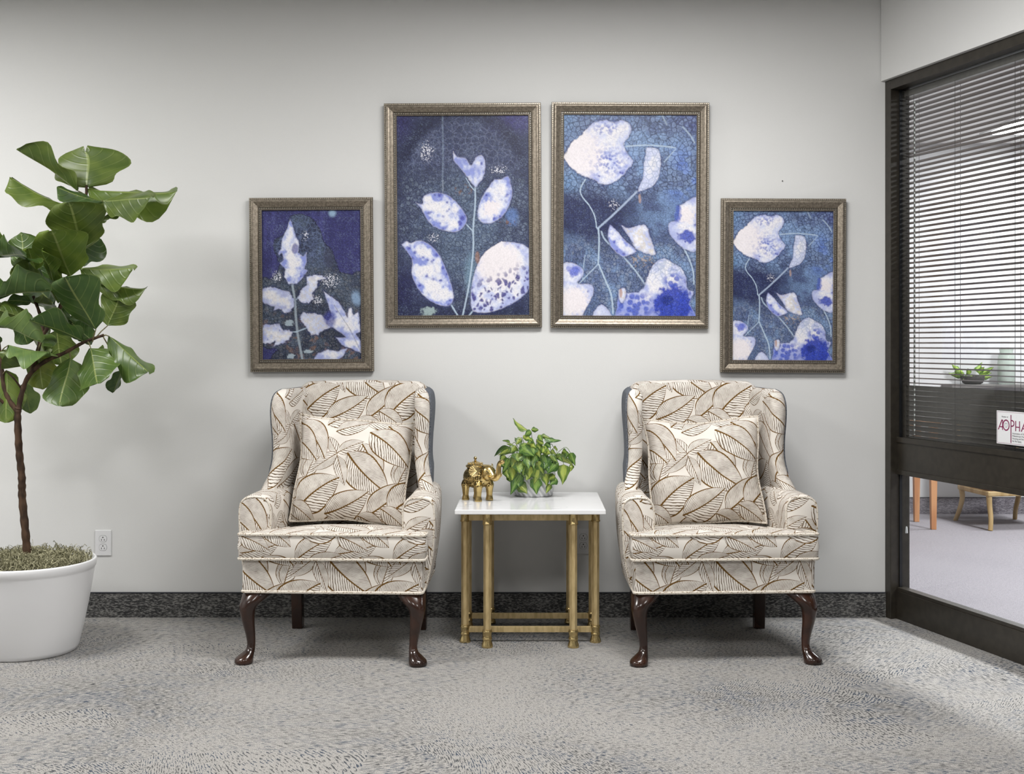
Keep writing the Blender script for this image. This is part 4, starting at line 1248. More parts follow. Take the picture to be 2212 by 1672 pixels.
def picture(label, x0, x1, y0, y1, art, box, tilt=0.0):
    Yf = -0.025
    a, b_ = at(x0, y0, Yf), at(x1, y1, Yf)
    w, h = b_.x - a.x, a.z - b_.z
    t = thing('framed_print', label, 'picture', ((a.x + b_.x) / 2, -0.012, (a.z + b_.z) / 2), 0, 'blue botanical prints')
    t.rotation_euler = (math.radians(0.5), tilt, 0)
    rings = []
    for ins, hh in PROFILE:
        X, Z = w / 2 - ins, h / 2 - ins
        rings.append([(-X, -hh, -Z), (X, -hh, -Z), (X, -hh, Z), (-X, -hh, Z)])
    # one mitred length of moulding per side
    for k in range(4):
        strip = [[r[k], r[(k + 1) % 4]] for r in rings]
        mb = MB(); vs = [p for r in strip for p in r]; n = len(strip)
        mb.add(vs, [(2 * i, 2 * i + 1, 2 * i + 3, 2 * i + 2) for i in range(n - 1)])
        side = mb.build('moulding', M_frame, t, smooth=35)
        gr = [[(p[0], p[1] - 0.0004, p[2]) for p in strip[i]] for i in (13, 14)]
        MB().add([p for r in gr for p in r], [(0, 1, 3, 2)]).build('groove', M_framedark, side)
    MB().box(-w / 2 + 0.004, w / 2 - 0.004, -0.0035, 0.0, -h / 2 + 0.004, h / 2 - 0.004).build('backing', M_framedark, t)
    o = bead_row(w, h, 0.0055, 0.0165, 0.0088, 0.0033).build('bead_trim', M_bead, t, smooth=True); o['kind'] = 'stuff'
    o = bead_row(w, h, 0.0478, 0.0165, 0.0080, 0.0032).build('bead_trim', M_bead, t, smooth=True); o['kind'] = 'stuff'
    iw, ih = w - 0.112, h - 0.112
    s = sheet('print', art, box, iw, ih, int(iw * 474 * 0.95), int(ih * 474 * 0.95), t)
    s.location = (0, -0.0085, 0)
    return t

picture('small print of jagged pale leaves on dark blue, leftmost of the four', 539.5, 806.5, 427, 803, art_fern, (178, 1008, 208, 1452), math.radians(-0.35))
picture('large print of five oval pale leaves on a stem, left of the two big ones', 831, 1169.5, 223, 708, art_five, (148, 1050, 160, 1512), math.radians(-0.3))
picture('large blue print of broad pale leaves and thin branches, right of the two big ones', 1190.5, 1531, 221.5, 709, art_right, (152, 1054, 155, 1508), math.radians(0.25))
picture('small blue print of broad pale leaves, rightmost of the four above the right chair', 1556.5, 1826.5, 429, 805, lambda x, y: art_right(x, y), (152, 1054, 155, 1508), math.radians(0.25))

# ================================================================ fiddle-leaf fig in its planter
def leaf_material(name, dark, light, vein, spec_rough=0.3, nveins=5.5, slant=1.7, variegate=None):
    m, T, b = material(name, dark, spec_rough, 0, 0.5)
    u, v, _ = T.sep(T.co('UV'))          # u: 0 at the stalk .. 1 at the tip, v: -1 .. 1 across
    va = T.math('ABSOLUTE', v)
    s = T.math('MULTIPLY', T.math('SUBTRACT', u, T.math('MULTIPLY', T.math('POWER', va, 1.4), 0.20 * slant)), nveins)
    tri = T.math('ABSOLUTE', T.math('SUBTRACT', T.math('FRACT', s), 0.5))
    side = T.ramp(tri, 0.46, 0.49)
    rib = T.ramp(va, 0.055, 0.025)
    rim = T.ramp(va, 0.95, 0.995)
    info = T.node('ShaderNodeObjectInfo')
    n = T.noise(T.co('Object'), 3.0, 2)
    c = T.mixc(T.ramp(n, 0.35, 0.7), dark, light)
    if variegate:
        w = T.noise(T.vmath('ADD', T.vmath('MULTIPLY', T.co('UV'), (1.4, 4.0, 1)), T.comb(T.math('MULTIPLY', info.outputs['Random'], 30.0), 0.0, 0.0)), 1.6, 2.0)
        c = T.mixc(T.math('MULTIPLY', T.ramp(T.math('ADD', T.math('MULTIPLY', w, 1.1), T.math('MULTIPLY', va, -0.55)), 0.22, 0.44), 0.85), c, variegate)
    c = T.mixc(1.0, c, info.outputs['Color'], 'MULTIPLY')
    vf = T.math('MAXIMUM', T.math('MAXIMUM', T.math('MULTIPLY', side, 0.40), T.math('MULTIPLY', rib, 0.85)), T.math('MULTIPLY', rim, 0.35))
    if variegate: vf = T.math('MULTIPLY', rib, 0.35)
    c = T.mixc(vf, c, vein)
    T.put(b.inputs['Base Color'], c)
    bump_h = T.math('SUBTRACT', T.math('SUBTRACT', 1.0, T.math('MULTIPLY', T.ramp(tri, 0.36, 0.5), 0.6)), T.math('MULTIPLY', T.ramp(va, 0.12, 0.0), 0.6))
    T.put(b.inputs['Normal'], T.bump(bump_h, 0.4, 0.003))
    # thin leaves let some light through
    nt = m.node_tree
    tr = T.node('ShaderNodeBsdfTranslucent'); T.put(tr.inputs['Color'], c)
    mx = T.node('ShaderNodeMixShader'); mx.inputs[0].default_value = 0.22
    nt.links.new(b.outputs[0], mx.inputs[1]); nt.links.new(tr.outputs[0], mx.inputs[2])
    nt.links.new(mx.outputs[0], nt.nodes['Material Output'].inputs['Surface'])
    return m

M_figleaf = leaf_material('fig_leaf', (0.058, 0.108, 0.022, 1), (0.096, 0.155, 0.032, 1), (0.24, 0.29, 0.09, 1), 0.36)
M_pothos = leaf_material('pothos_leaf', (0.055, 0.125, 0.026, 1), (0.105, 0.19, 0.042, 1), (0.38, 0.47, 0.18, 1), 0.32, 6.0, 1.5, (0.31, 0.43, 0.085, 1))
M_bark = mottled('bark', (0.030, 0.017, 0.010, 1), (0.085, 0.048, 0.028, 1), 45, 0.8, 0, 0.3, 0.8, 3.0, 0.35, 0.65, (1, 1, 0.3))

def leaf_mesh(name, prof, seed, nu=16, nv=8, wave=0.03, curl=0.12, cup=0.16, fold=0.0, notch=0.0):
    """unit leaf along +x (length 1), half width 0.5, with wavy rim, cupping and droop"""
    rs = random.Random(seed); ph = [rs.uniform(0, 6.28) for _ in range(6)]
    prof = spline(prof, 60)
    def hw(t): return float(np.interp(t, prof[:, 0], prof[:, 1]))
    vs, uv, fs = [], [], []
    for i in range(nu + 1):
        t = i / nu
        w = max(hw(t), 0.004)
        for j in range(-nv, nv + 1):
            k = j / nv
            rim = abs(k) ** 3
            y = k * w * (1 + 0.11 * math.sin(11 * t + ph[0] + (2 if k < 0 else 0)) * rim)
            z = cup * abs(k) ** 1.3 * w - curl * (t ** 2) + fold * abs(y)
            z += wave * rim * math.sin(13 * t + ph[1] + (1.7 if k < 0 else 0)) + 0.012 * math.sin(7 * t + 4 * k + ph[2])
            x = t + 0.02 * rim * math.sin(9 * t + ph[3])
            x -= notch * max(0.0, 1 - abs(k) * 2.2) * t ** 4
            y += 0.05 * math.sin(3.3 * t + ph[4]) * t        # the blade bends sideways a little
            vs.append((x, y, z)); uv.append((t, k))
    n = 2 * nv + 1
    for i in range(nu):
        for j in range(n - 1):
            fs.append((i * n + j, (i + 1) * n + j, (i + 1) * n + j + 1, i * n + j + 1))
    me = bpy.data.meshes.new(name); me.from_pydata(vs, [], fs); me.update()
    uvl = me.uv_layers.new(name='uv')
    for li, l in enumerate(me.loops): uvl.data[li].uv = uv[l.vertex_index]
    shade(me, 180)
    return me

FIG_PROF = [(0.0, 0.02), (0.03, 0.12), (0.10, 0.25), (0.22, 0.31), (0.36, 0.34), (0.52, 0.43), (0.68, 0.50), (0.82, 0.48), (0.92, 0.38), (0.98, 0.20), (1.0, 0.05)]
FIG_ROUND = [(0.0, 0.03), (0.05, 0.20), (0.14, 0.33), (0.30, 0.42), (0.50, 0.49), (0.66, 0.50), (0.80, 0.46), (0.91, 0.34), (0.97, 0.20), (1.0, 0.06)]
FIG_MESHES = [leaf_mesh('leaf', FIG_PROF, 1, wave=0.055, cup=0.42), leaf_mesh('leaf', FIG_ROUND, 2, wave=0.05, curl=0.08, cup=0.34), leaf_mesh('leaf', FIG_PROF, 3, wave=0.075, curl=0.26, cup=0.5), leaf_mesh('leaf', FIG_ROUND, 4, wave=0.06, curl=-0.05, cup=0.4, notch=0.16),
              leaf_mesh('leaf', FIG_PROF, 5, wave=0.07, curl=0.02, cup=0.55), leaf_mesh('leaf', FIG_ROUND, 6, wave=0.065, curl=0.18, cup=0.25)]
for _m in FIG_MESHES: _m.materials.append(M_figleaf)

def set_leaf(me, base, tip, wpx_m, parent, roll_sign, tint, min_ratio=0.55, flip=1):
    """stand a unit leaf from base to tip; its apparent width sets how far it is turned edge-on"""
    a = tip - base; L = a.length; a.normalize()
    Wd = max(wpx_m, min_ratio * L)
    view = Vector((0, 1, 0))
    s0 = a.cross(view)
    if s0.length < 1e-4: s0 = Vector((1, 0, 0))
    s0.normalize()
    n0 = s0.cross(a)                     # faces away from or towards the viewer
    if n0.y > 0: n0 = -n0; s0 = -s0
    r = math.acos(min(1.0, wpx_m / Wd)) * roll_sign
    s = s0 * math.cos(r) + n0 * math.sin(r)
    n = a.cross(s)
    o = bpy.data.objects.new('leaf', me); COL.objects.link(o)
    o.parent = parent
    M = Matrix(((a.x * L, s.x * Wd, n.x * L * 0.8, base.x), (a.y * L, s.y * Wd, n.y * L * 0.8, base.y), (a.z * L, s.z * Wd, n.z * L * 0.8, base.z), (0, 0, 0, 1)))
    loc, rot, sca = M.decompose()
    o.matrix_parent_inverse = Matrix.Translation(-parent.location)
    o.location = loc; o.rotation_mode = 'QUATERNION'; o.rotation_quaternion = rot; o.scale = sca
    o.color = tint
    return o

FX, FY = -2.04, -0.61
fig = thing('potted_fiddle_leaf_fig', 'tall fiddle-leaf fig tree in a large white planter at the left edge', 'potted tree', (FX, FY, 0))
M_planter, _, _ = material('white_planter', (0.80, 0.80, 0.81, 1), 0.32)
prof = [(0.190, 0.0), (0.197, 0.004), (0.203, 0.02), (0.222, 0.10), (0.240, 0.19), (0.254, 0.27), (0.262, 0.325), (0.264, 0.333), (0.268, 0.338), (0.270, 0.352), (0.271, 0.364), (0.268, 0.369), (0.262, 0.369), (0.258, 0.362), (0.250, 0.30), (0.235, 0.285)]
MB().lathe(prof, 64).build('planter', M_planter, fig, smooth=60)
M_soil = mottled('soil', (0.02, 0.016, 0.010, 1), (0.06, 0.05, 0.03, 1), 60, 0.95)
MB().lathe([(0.248, 0.300), (0.248, 0.335), (0.18, 0.345), (0.06, 0.350), (0.005, 0.351)], 40).build('soil', M_soil, fig, smooth=True)
# Spanish moss on top: curly strands
M_moss = mottled('grey_green_moss', lin(96, 94, 68), lin(176, 172, 142), 55, 0.95, 0, 0.3, 0.0, 2.0, 0.4, 0.6)
mb = MB(); rs = random.Random(5)
for k in range(1900):
    a = rs.uniform(0, 2 * PI); r = 0.247 * math.sqrt(rs.random())
    hump = 0.350 + 0.022 * (1 - (r / 0.26) ** 2) + rs.uniform(-0.004, 0.012)
    p = Vector((r * math.cos(a), r * math.sin(a), hump))
    d = Vector((rs.uniform(-1, 1), rs.uniform(-1, 1), rs.uniform(-0.25, 0.45))).normalized()
    q = Vector((rs.uniform(-1, 1), rs.uniform(-1, 1), rs.uniform(-0.3, 0.8))).normalized()
    L = rs.uniform(0.02, 0.055)
    pts = []
    for i in range(5):
        t = i / 4
        z_up = 0.012 * math.sin(PI * t) * rs.uniform(0.2, 1.6)
        w = p + d * (L * t) + q * (0.016 * math.sin(2.6 * t)) + Vector((0, 0, z_up))
        rr = math.hypot(w.x, w.y)
        if rr > 0.252: w.x *= 0.252 / rr; w.y *= 0.252 / rr
        w.z = max(w.z, 0.345)
        pts.append(w)
    mb.tube(pts, rs.uniform(0.0007, 0.0015), 3)
o = mb.build('moss', M_moss, fig); o['kind'] = 'stuff'; o['label'] = 'curly grey-green moss covering the soil'

def branch(name, pts, parent, r0, r1, n=None):
    """pts: (px, py, Y)"""
    P = [at(*p) - Vector((FX, FY, 0)) for p in pts]
    S = spline([tuple(p) for p in P], n or len(P) * 5)
    rad = [r0 + (r1 - r0) * i / (len(S) - 1) for i in range(len(S))]
    rad = [r * (1 + 0.10 * math.sin(i * 1.9)) for i, r in enumerate(rad)]
    return MB().tube([tuple(p) for p in S], rad, 10).build(name, M_bark, parent, smooth=True)
trunk = branch('trunk', [(60, 1212, -0.61), (55, 1150, -0.61), (48, 1075, -0.61), (47, 1030, -0.61), (41, 970, -0.61), (38, 900, -0.61), (40, 880, -0.61)], fig, 0.0165, 0.0135, 50)
branch('branch', [(39, 888, -0.61), (47, 850, -0.61), (62, 812, -0.62), (95, 782, -0.64), (140, 762, -0.65), (180, 740, -0.66), (224, 724, -0.67)], trunk, 0.0115, 0.0055)
branch('branch', [(39, 890, -0.61), (20, 865, -0.61), (8, 830, -0.60), (2, 780, -0.59), (-10, 700, -0.58), (-25, 620, -0.57)], trunk, 0.0115, 0.006)
branch('branch', [(70, 800, -0.62), (85, 745, -0.59), (92, 700, -0.57), (84, 672, -0.56), (72, 640, -0.55)], trunk, 0.009, 0.006)
branch('branch', [(88, 730, -0.58), (115, 690, -0.57), (135, 650, -0.57), (150, 590, -0.58), (165, 530, -0.59), (176, 480, -0.60), (185, 430, -0.61), (187, 400, -0.61)], trunk, 0.009, 0.005)
branch('branch', [(48, 842, -0.61), (32, 820, -0.63), (15, 803, -0.64)], trunk, 0.004, 0.003)
branch('branch', [(8, 870, -0.61), (-15, 850, -0.63), (-60, 800, -0.66)], trunk, 0.007, 0.004)

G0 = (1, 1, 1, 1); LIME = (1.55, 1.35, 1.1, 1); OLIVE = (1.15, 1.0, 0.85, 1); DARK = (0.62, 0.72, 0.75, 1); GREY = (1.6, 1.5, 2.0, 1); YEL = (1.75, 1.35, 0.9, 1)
# base px, base py, tip px, tip py, width px, Y base, Y tip, roll sign, tint, mesh
FIG = [
    (186, 405, 187, 316, 140, -0.61, -0.55, 1, OLIVE, 3), (168, 412, 52, 318, 36, -0.62, -0.66, 1, OLIVE, 0), (147, 446, 25, 398, 26, -0.60, -0.58, -1, OLIVE, 0),
    (192, 408, 374, 442, 60, -0.60, -0.58, 1, LIME, 2), (222, 434, 326, 430, 60, -0.66, -0.78, 1, OLIVE, 1), (222, 436, 126, 412, 34, -0.62, -0.68, -1, DARK, 0),
    (180, 536, 147, 440, 112, -0.60, -0.70, 1, OLIVE, 1), (152, 596, 110, 500, 104, -0.61, -0.74, -1, LIME, 1), (204, 480, 250, 452, 14, -0.60, -0.55, 1, OLIVE, 0),
    (172, 580, 286, 590, 50, -0.60, -0.66, 1, LIME, 0), (212, 612, 312, 640, 32, -0.60, -0.62, 1, OLIVE, 2), (232, 704, 262, 632, 66, -0.62, -0.60, 1, OLIVE, 1),
    (207, 712, 146, 598, 90, -0.68, -0.80, -1, DARK, 0), (180, 736, 72, 684, 48, -0.66, -0.80, 1, DARK, 0), (152, 774, 134, 874, 78, -0.66, -0.72, 1, G0, 1),
    (196, 752, 218, 833, 84, -0.67, -0.78, 1, G0, 1), (236, 727, 318, 800, 44, -0.67, -0.74, 1, G0, 0), (262, 800, 247, 845, 18, -0.66, -0.62, 1, DARK, 0),
    (82, 758, 96, 834, 62, -0.62, -0.58, 1, YEL, 1), (52, 828, 68, 888, 38, -0.60, -0.54, 1, GREY, 1), (14, 800, 18, 908, 58, -0.60, -0.62, 1, LIME, 1),
    (122, 712, 136, 784, 66, -0.58, -0.56, 1, OLIVE, 1), (-6, 702, 86, 734, 44, -0.64, -0.78, -1, G0, 0), (18, 746, 104, 772, 24, -0.63, -0.74, 1, GREY, 0),
    (72, 690, -2, 672, 40, -0.58, -0.62, 1, OLIVE, 0), (68, 652, 20, 648, 22, -0.56, -0.58, 1, DARK, 1), (72, 652, 112, 656, 20, -0.56, -0.60, -1, OLIVE, 1),
    (-6, 642, 102, 624, 36, -0.60, -0.76, -1, DARK, 0), (-6, 552, 66, 538, 42, -0.58, -0.76, -1, DARK, 1), (46, 578, 50, 510, 60, -0.57, -0.52, 1, G0, 1),
    (78, 584, 60, 538, 42, -0.57, -0.62, 1, LIME, 1), (88, 612, 28, 580, 46, -0.58, -0.66, 1, OLIVE, 1), (118, 616, 98, 540, 34, -0.60, -0.70, 1, LIME, 0),
    (130, 622, 108, 562, 34, -0.60, -0.64, -1, LIME, 0), (-4, 612, 34, 606, 18, -0.58, -0.64, 1, G0, 1), (126, 656, 104, 614, 22, -0.58, -0.62, 1, OLIVE, 0),
    (96, 786, 10, 796, 20, -0.60, -0.62, 1, OLIVE, 0), (-4, 762, 42, 770, 26, -0.60, -0.62, 1, OLIVE, 1), (200, 736, 148, 694, 46, -0.62, -0.56, 1, DARK, 0),
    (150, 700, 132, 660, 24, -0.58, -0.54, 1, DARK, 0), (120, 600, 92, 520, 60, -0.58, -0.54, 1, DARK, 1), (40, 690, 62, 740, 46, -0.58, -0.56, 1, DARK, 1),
    (200, 762, 222, 748, 10, -0.66, -0.62, 1, OLIVE, 0), (100, 775, 70, 700, 44, -0.58, -0.50, 1, OLIVE, 1), (150, 690, 190, 726, 42, -0.58, -0.54, 1, DARK, 0),
    # crown beyond the left edge of the photograph
    (-20, 640, -110, 600, 70, -0.58, -0.66, 1, G0, 1), (-20, 600, -80, 520, 80, -0.58, -0.64, 1, OLIVE, 0), (-30, 700, -130, 700, 64, -0.58, -0.70, -1, G0, 1),
    (-40, 780, -140, 800, 66, -0.62, -0.70, 1, G0, 0), (-60, 800, -90, 890, 78, -0.66, -0.72, 1, OLIVE, 1), (-20, 560, -60, 470, 80, -0.57, -0.60, 1, LIME, 1),
    (-15, 650, -70, 660, 50, -0.58, -0.40, 1, OLIVE, 1), (-10, 720, -60, 770, 60, -0.58, -0.45, 1, DARK, 0),
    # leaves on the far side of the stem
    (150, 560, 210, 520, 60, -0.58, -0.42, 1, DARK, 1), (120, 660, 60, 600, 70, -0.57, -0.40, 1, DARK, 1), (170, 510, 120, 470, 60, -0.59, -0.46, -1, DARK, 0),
]
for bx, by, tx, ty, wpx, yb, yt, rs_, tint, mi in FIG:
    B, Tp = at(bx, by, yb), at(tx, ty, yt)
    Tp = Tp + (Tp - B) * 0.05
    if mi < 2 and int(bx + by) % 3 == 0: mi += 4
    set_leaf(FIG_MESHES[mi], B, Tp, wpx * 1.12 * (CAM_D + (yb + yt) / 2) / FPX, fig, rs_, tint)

# short stalks that tie leaves to the nearest branch
M_stalk = mottled('leaf_stalk', (0.10, 0.075, 0.03, 1), (0.16, 0.15, 0.06, 1), 30, 0.6)
for (bx, by, yb, sx_, sy_, ys) in [(186, 405, -0.61, 187, 432, -0.61), (168, 412, -0.62, 186, 425, -0.61), (147, 446, -0.60, 183, 445, -0.605), (192, 408, -0.60, 186, 428, -0.61), (222, 434, -0.62, 184, 446, -0.605),
                                   (180, 536, -0.60, 168, 548, -0.59), (152, 596, -0.61, 146, 612, -0.58), (204, 480, -0.60, 176, 492, -0.60), (172, 580, -0.60, 150, 590, -0.58), (212, 612, -0.60, 146, 612, -0.58),
                                   (232, 704, -0.62, 205, 732, -0.665), (207, 712, -0.68, 200, 738, -0.667), (180, 736, -0.66, 176, 744, -0.66), (152, 774, -0.66, 150, 758, -0.65), (196, 752, -0.67, 190, 738, -0.665),
                                   (236, 727, -0.67, 222, 725, -0.67), (262, 800, -0.66, 222, 726, -0.67), (82, 758, -0.62, 88, 740, -0.60), (52, 828, -0.60, 58, 820, -0.62), (14, 800, -0.60, 4, 812, -0.60),
                                   (122, 712, -0.58, 112, 694, -0.57), (72, 690, -0.58, 90, 705, -0.57), (-6, 702, -0.64, -10, 710, -0.58), (18, 746, -0.63, 2, 760, -0.59), (-6, 642, -0.60, -22, 640, -0.57)]:
    P0, P1 = at(sx_, sy_, ys) - Vector((FX, FY, 0)), at(bx, by, yb) - Vector((FX, FY, 0))
    MB().tube([tuple(P0), tuple((P0 + P1) / 2 + Vector((0, 0, 0.004))), tuple(P1)], [0.0030, 0.0024, 0.0020], 6).build('leaf_stalk', M_stalk, fig, smooth=True)

# ================================================================ trailing pothos
PC = Vector((0.022, -0.152, 0.5745))
pothos = thing('potted_pothos', 'bushy trailing pothos in a small white ridged pot on the marble table', 'potted plant', tuple(PC))
m, T, b = material('white_ridged_ceramic', (0.78, 0.78, 0.79, 1), 0.35)
x, y, z = T.sep(T.co('Object'))
ang = T.math('ARCTAN2', y, x)
wv = T.math('SINE', T.math('ADD', T.math('MULTIPLY', ang, 22.0), T.math('MULTIPLY', z, 190.0)))
T.put(b.inputs['Base Color'], T.mixc(T.ramp(wv, -0.9, 0.5), (0.62, 0.63, 0.65, 1), (0.84, 0.84, 0.85, 1)))
T.put(b.inputs['Normal'], T.bump(wv, 0.6, 0.004))
MB().lathe([(0.080, 0.0), (0.086, 0.004), (0.090, 0.03), (0.094, 0.09), (0.096, 0.150), (0.095, 0.156), (0.090, 0.156), (0.088, 0.13), (0.070, 0.128)], 48).build('pot', m, pothos, smooth=60)
MB().lathe([(0.089, 0.110), (0.088, 0.134), (0.05, 0.140), (0.004, 0.142)], 24).build('soil', M_soil, pothos, smooth=True)
POTH_PROF = [(0.0, 0.05), (0.03, 0.30), (0.10, 0.44), (0.22, 0.50), (0.38, 0.48), (0.55, 0.39), (0.72, 0.26), (0.86, 0.13), (0.95, 0.05), (1.0, 0.01)]
POTH = [leaf_mesh('leaf', POTH_PROF, 11, 14, 6, 0.02, 0.14, 0.25), leaf_mesh('leaf', POTH_PROF, 12, 14, 6, 0.03, 0.05, 0.35), leaf_mesh('leaf', POTH_PROF, 13, 14, 6, 0.02, 0.22, 0.2)]
for _m in POTH: _m.materials.append(M_pothos)
# base, tip, width in a 5.82x enlargement of the photograph around the plant
PL = [(1040, 405, 870, 290, 42), (1090, 395, 1180, 400, 48), (1092, 420, 1005, 468, 58), (990, 470, 1105, 542, 52), (1215, 470, 1325, 502, 42), (1260, 500, 1445, 556, 46),
      (1165, 520, 1250, 585, 56), (825, 562, 735, 534, 28), (912, 552, 884, 495, 22), (930, 562, 942, 508, 26), (852, 582, 785, 575, 22), (812, 612, 638, 684, 46),
      (802, 642, 688, 714, 46), (882, 640, 738, 704, 62), (950, 600, 1122, 732, 110), (1040, 560, 1148, 622, 88), (1180, 560, 1212, 655, 60), (1275, 560, 1330, 622, 60),
      (1370, 615, 1432, 662, 26), (938, 690, 924, 788, 128), (1045, 695, 1052, 882, 95), (1245, 660, 1336, 702, 70), (1340, 660, 1402, 712, 42), (1228, 712, 1300, 922, 112),
      (1400, 742, 1612, 826, 68), (1480, 668, 1562, 702, 58), (1585, 690, 1632, 832, 72), (1605, 832, 1580, 922, 44), (1182, 790, 1240, 944, 102), (1432, 812, 1288, 938, 92),
      (1500, 835, 1486, 1068, 106), (942, 790, 946, 934, 124), (832, 770, 738, 904, 88), (860, 860, 850, 1024, 92), (800, 950, 866, 1066, 72), (962, 958, 838, 1204, 112),
      (930, 1080, 1036, 1252, 100), (1050, 880, 1152, 1002, 88), (1150, 1010, 1150, 1208, 112), (1268, 950, 1282, 1088, 86), (1392, 968, 1318, 1024, 72), (1412, 1012, 1328, 1084, 82),
      (1332, 1080, 1278, 1198, 52), (702, 800, 752, 856, 62), (1102, 732, 1122, 884, 62), (1060, 940, 1030, 1030, 70), (760, 720, 700, 800, 60), (1000, 640, 930, 690, 70),
      (1150, 640, 1200, 740, 80), (1320, 720, 1420, 800, 64), (1100, 500, 1060, 580, 60), (880, 900, 800, 980, 70), (1200, 620, 1270, 690, 66), (1560, 700, 1500, 760, 50),
      (900, 740, 850, 860, 100), (1000, 780, 990, 960, 104), (1140, 700, 1100, 840, 90), (1090, 860, 1060, 1000, 96), (780, 880, 800, 1000, 84), (890, 960, 930, 1110, 96), (1180, 900, 1130, 1060, 90),
      (1010, 560, 1000, 650, 84), (1120, 610, 1110, 720, 90), (1270, 600, 1230, 690, 70), (900, 600, 840, 680, 80), (1330, 780, 1250, 880, 84), (960, 500, 900, 580, 60), (1180, 460, 1230, 540, 56), (1420, 700, 1470, 790, 60)]
TINTS = [(1, 1, 1, 1), (1.35, 1.15, 1.1, 1), (0.6, 0.75, 0.8, 1), (1.1, 1.0, 0.9, 1), (1.6, 1.35, 1.2, 1), (0.8, 0.9, 0.9, 1)]
def dome(qx, qy, lift):
    dx, dy = (qx - 1130) / 520.0, (qy - 740) / 520.0
    return -0.155 - 0.125 * math.sqrt(max(0.0, 1.0 - dx * dx - dy * dy * 0.8)) - lift
rs = random.Random(21)
for k, (bx, by, tx, ty, w) in enumerate(PL):
    yb, yt = dome(bx, by, 0.0), dome(tx, ty, rs.uniform(0.0, 0.03))
    yt = min(yt, -0.03); yb = min(yb, -0.03)
    if ty > 1000: yt = min(yt, -0.262); yb = min(yb, -0.255)
    B = at(960 + bx / 5.82, 860 + by / 5.82, yb); Tp = at(960 + tx / 5.82, 860 + ty / 5.82, yt)
    Tp = Tp + (Tp - B) * 0.10
    Tp.z = max(Tp.z, 0.594)
    set_leaf(POTH[k % 3], B, Tp, 1.42 * w / 5.82 * (CAM_D + yb) / FPX, pothos, 1 if k % 2 else -1, TINTS[(k * 5 + 1) % 6], 0.45)
M_stem, _, _ = material('green_stem', (0.14, 0.22, 0.05, 1), 0.5)
for k, (bx, by, tx, ty, w) in enumerate(PL):
    if k % 2: continue
    B = at(960 + bx / 5.82, 860 + by / 5.82, min(dome(bx, by, 0.0), -0.03) if ty <= 1000 else -0.255) - PC
    root = Vector((B.x * 0.35, B.y * 0.35, 0.138))
    mid = (root + B) / 2 + Vector((B.x * 0.15, B.y * 0.15, 0.05))
    if by > 800: mid = Vector((B.x * 0.85, min(B.y, -0.02) * 1.15, 0.185))
    S = spline([tuple(root), tuple(mid), tuple(B)], 9)
    MB().tube([tuple(p) for p in S], 0.0013, 5).build('stem', M_stem, pothos, smooth=True)

# ================================================================ mini blind behind the glass
M_slat = mottled('bronze_slat', (0.095, 0.084, 0.074, 1), (0.115, 0.102, 0.090, 1), 40, 0.35, 0.0, 0.5)
M_cord, _, _ = material('dark_cord', (0.03, 0.027, 0.025, 1), 0.6)
M_wand, _T, _b = material('twisted_wand', (0.5, 0.5, 0.5, 1), 0.2)
_x, _y, _z = _T.sep(_T.co('Object'))
_T.put(_b.inputs['Base Color'], _T.mixc(_T.ramp(_T.math('SINE', _T.math('MULTIPLY', _z, 2 * PI / 0.0225)), 0.1, 0.6), (0.10, 0.09, 0.08, 1), (0.78, 0.78, 0.76, 1)))  # pale and dark bands imitate light catching the twists, put into the colour
blind = thing('mini_blind', 'dark bronze horizontal mini blind hanging behind the upper glass pane', 'window blind', W(0.8, 0.0, 0.0))
ANG = math.atan2(AY, AX)
blind.rotation_euler = (0, 0, ANG)       # local x runs along the glass, local y away from this room is negative

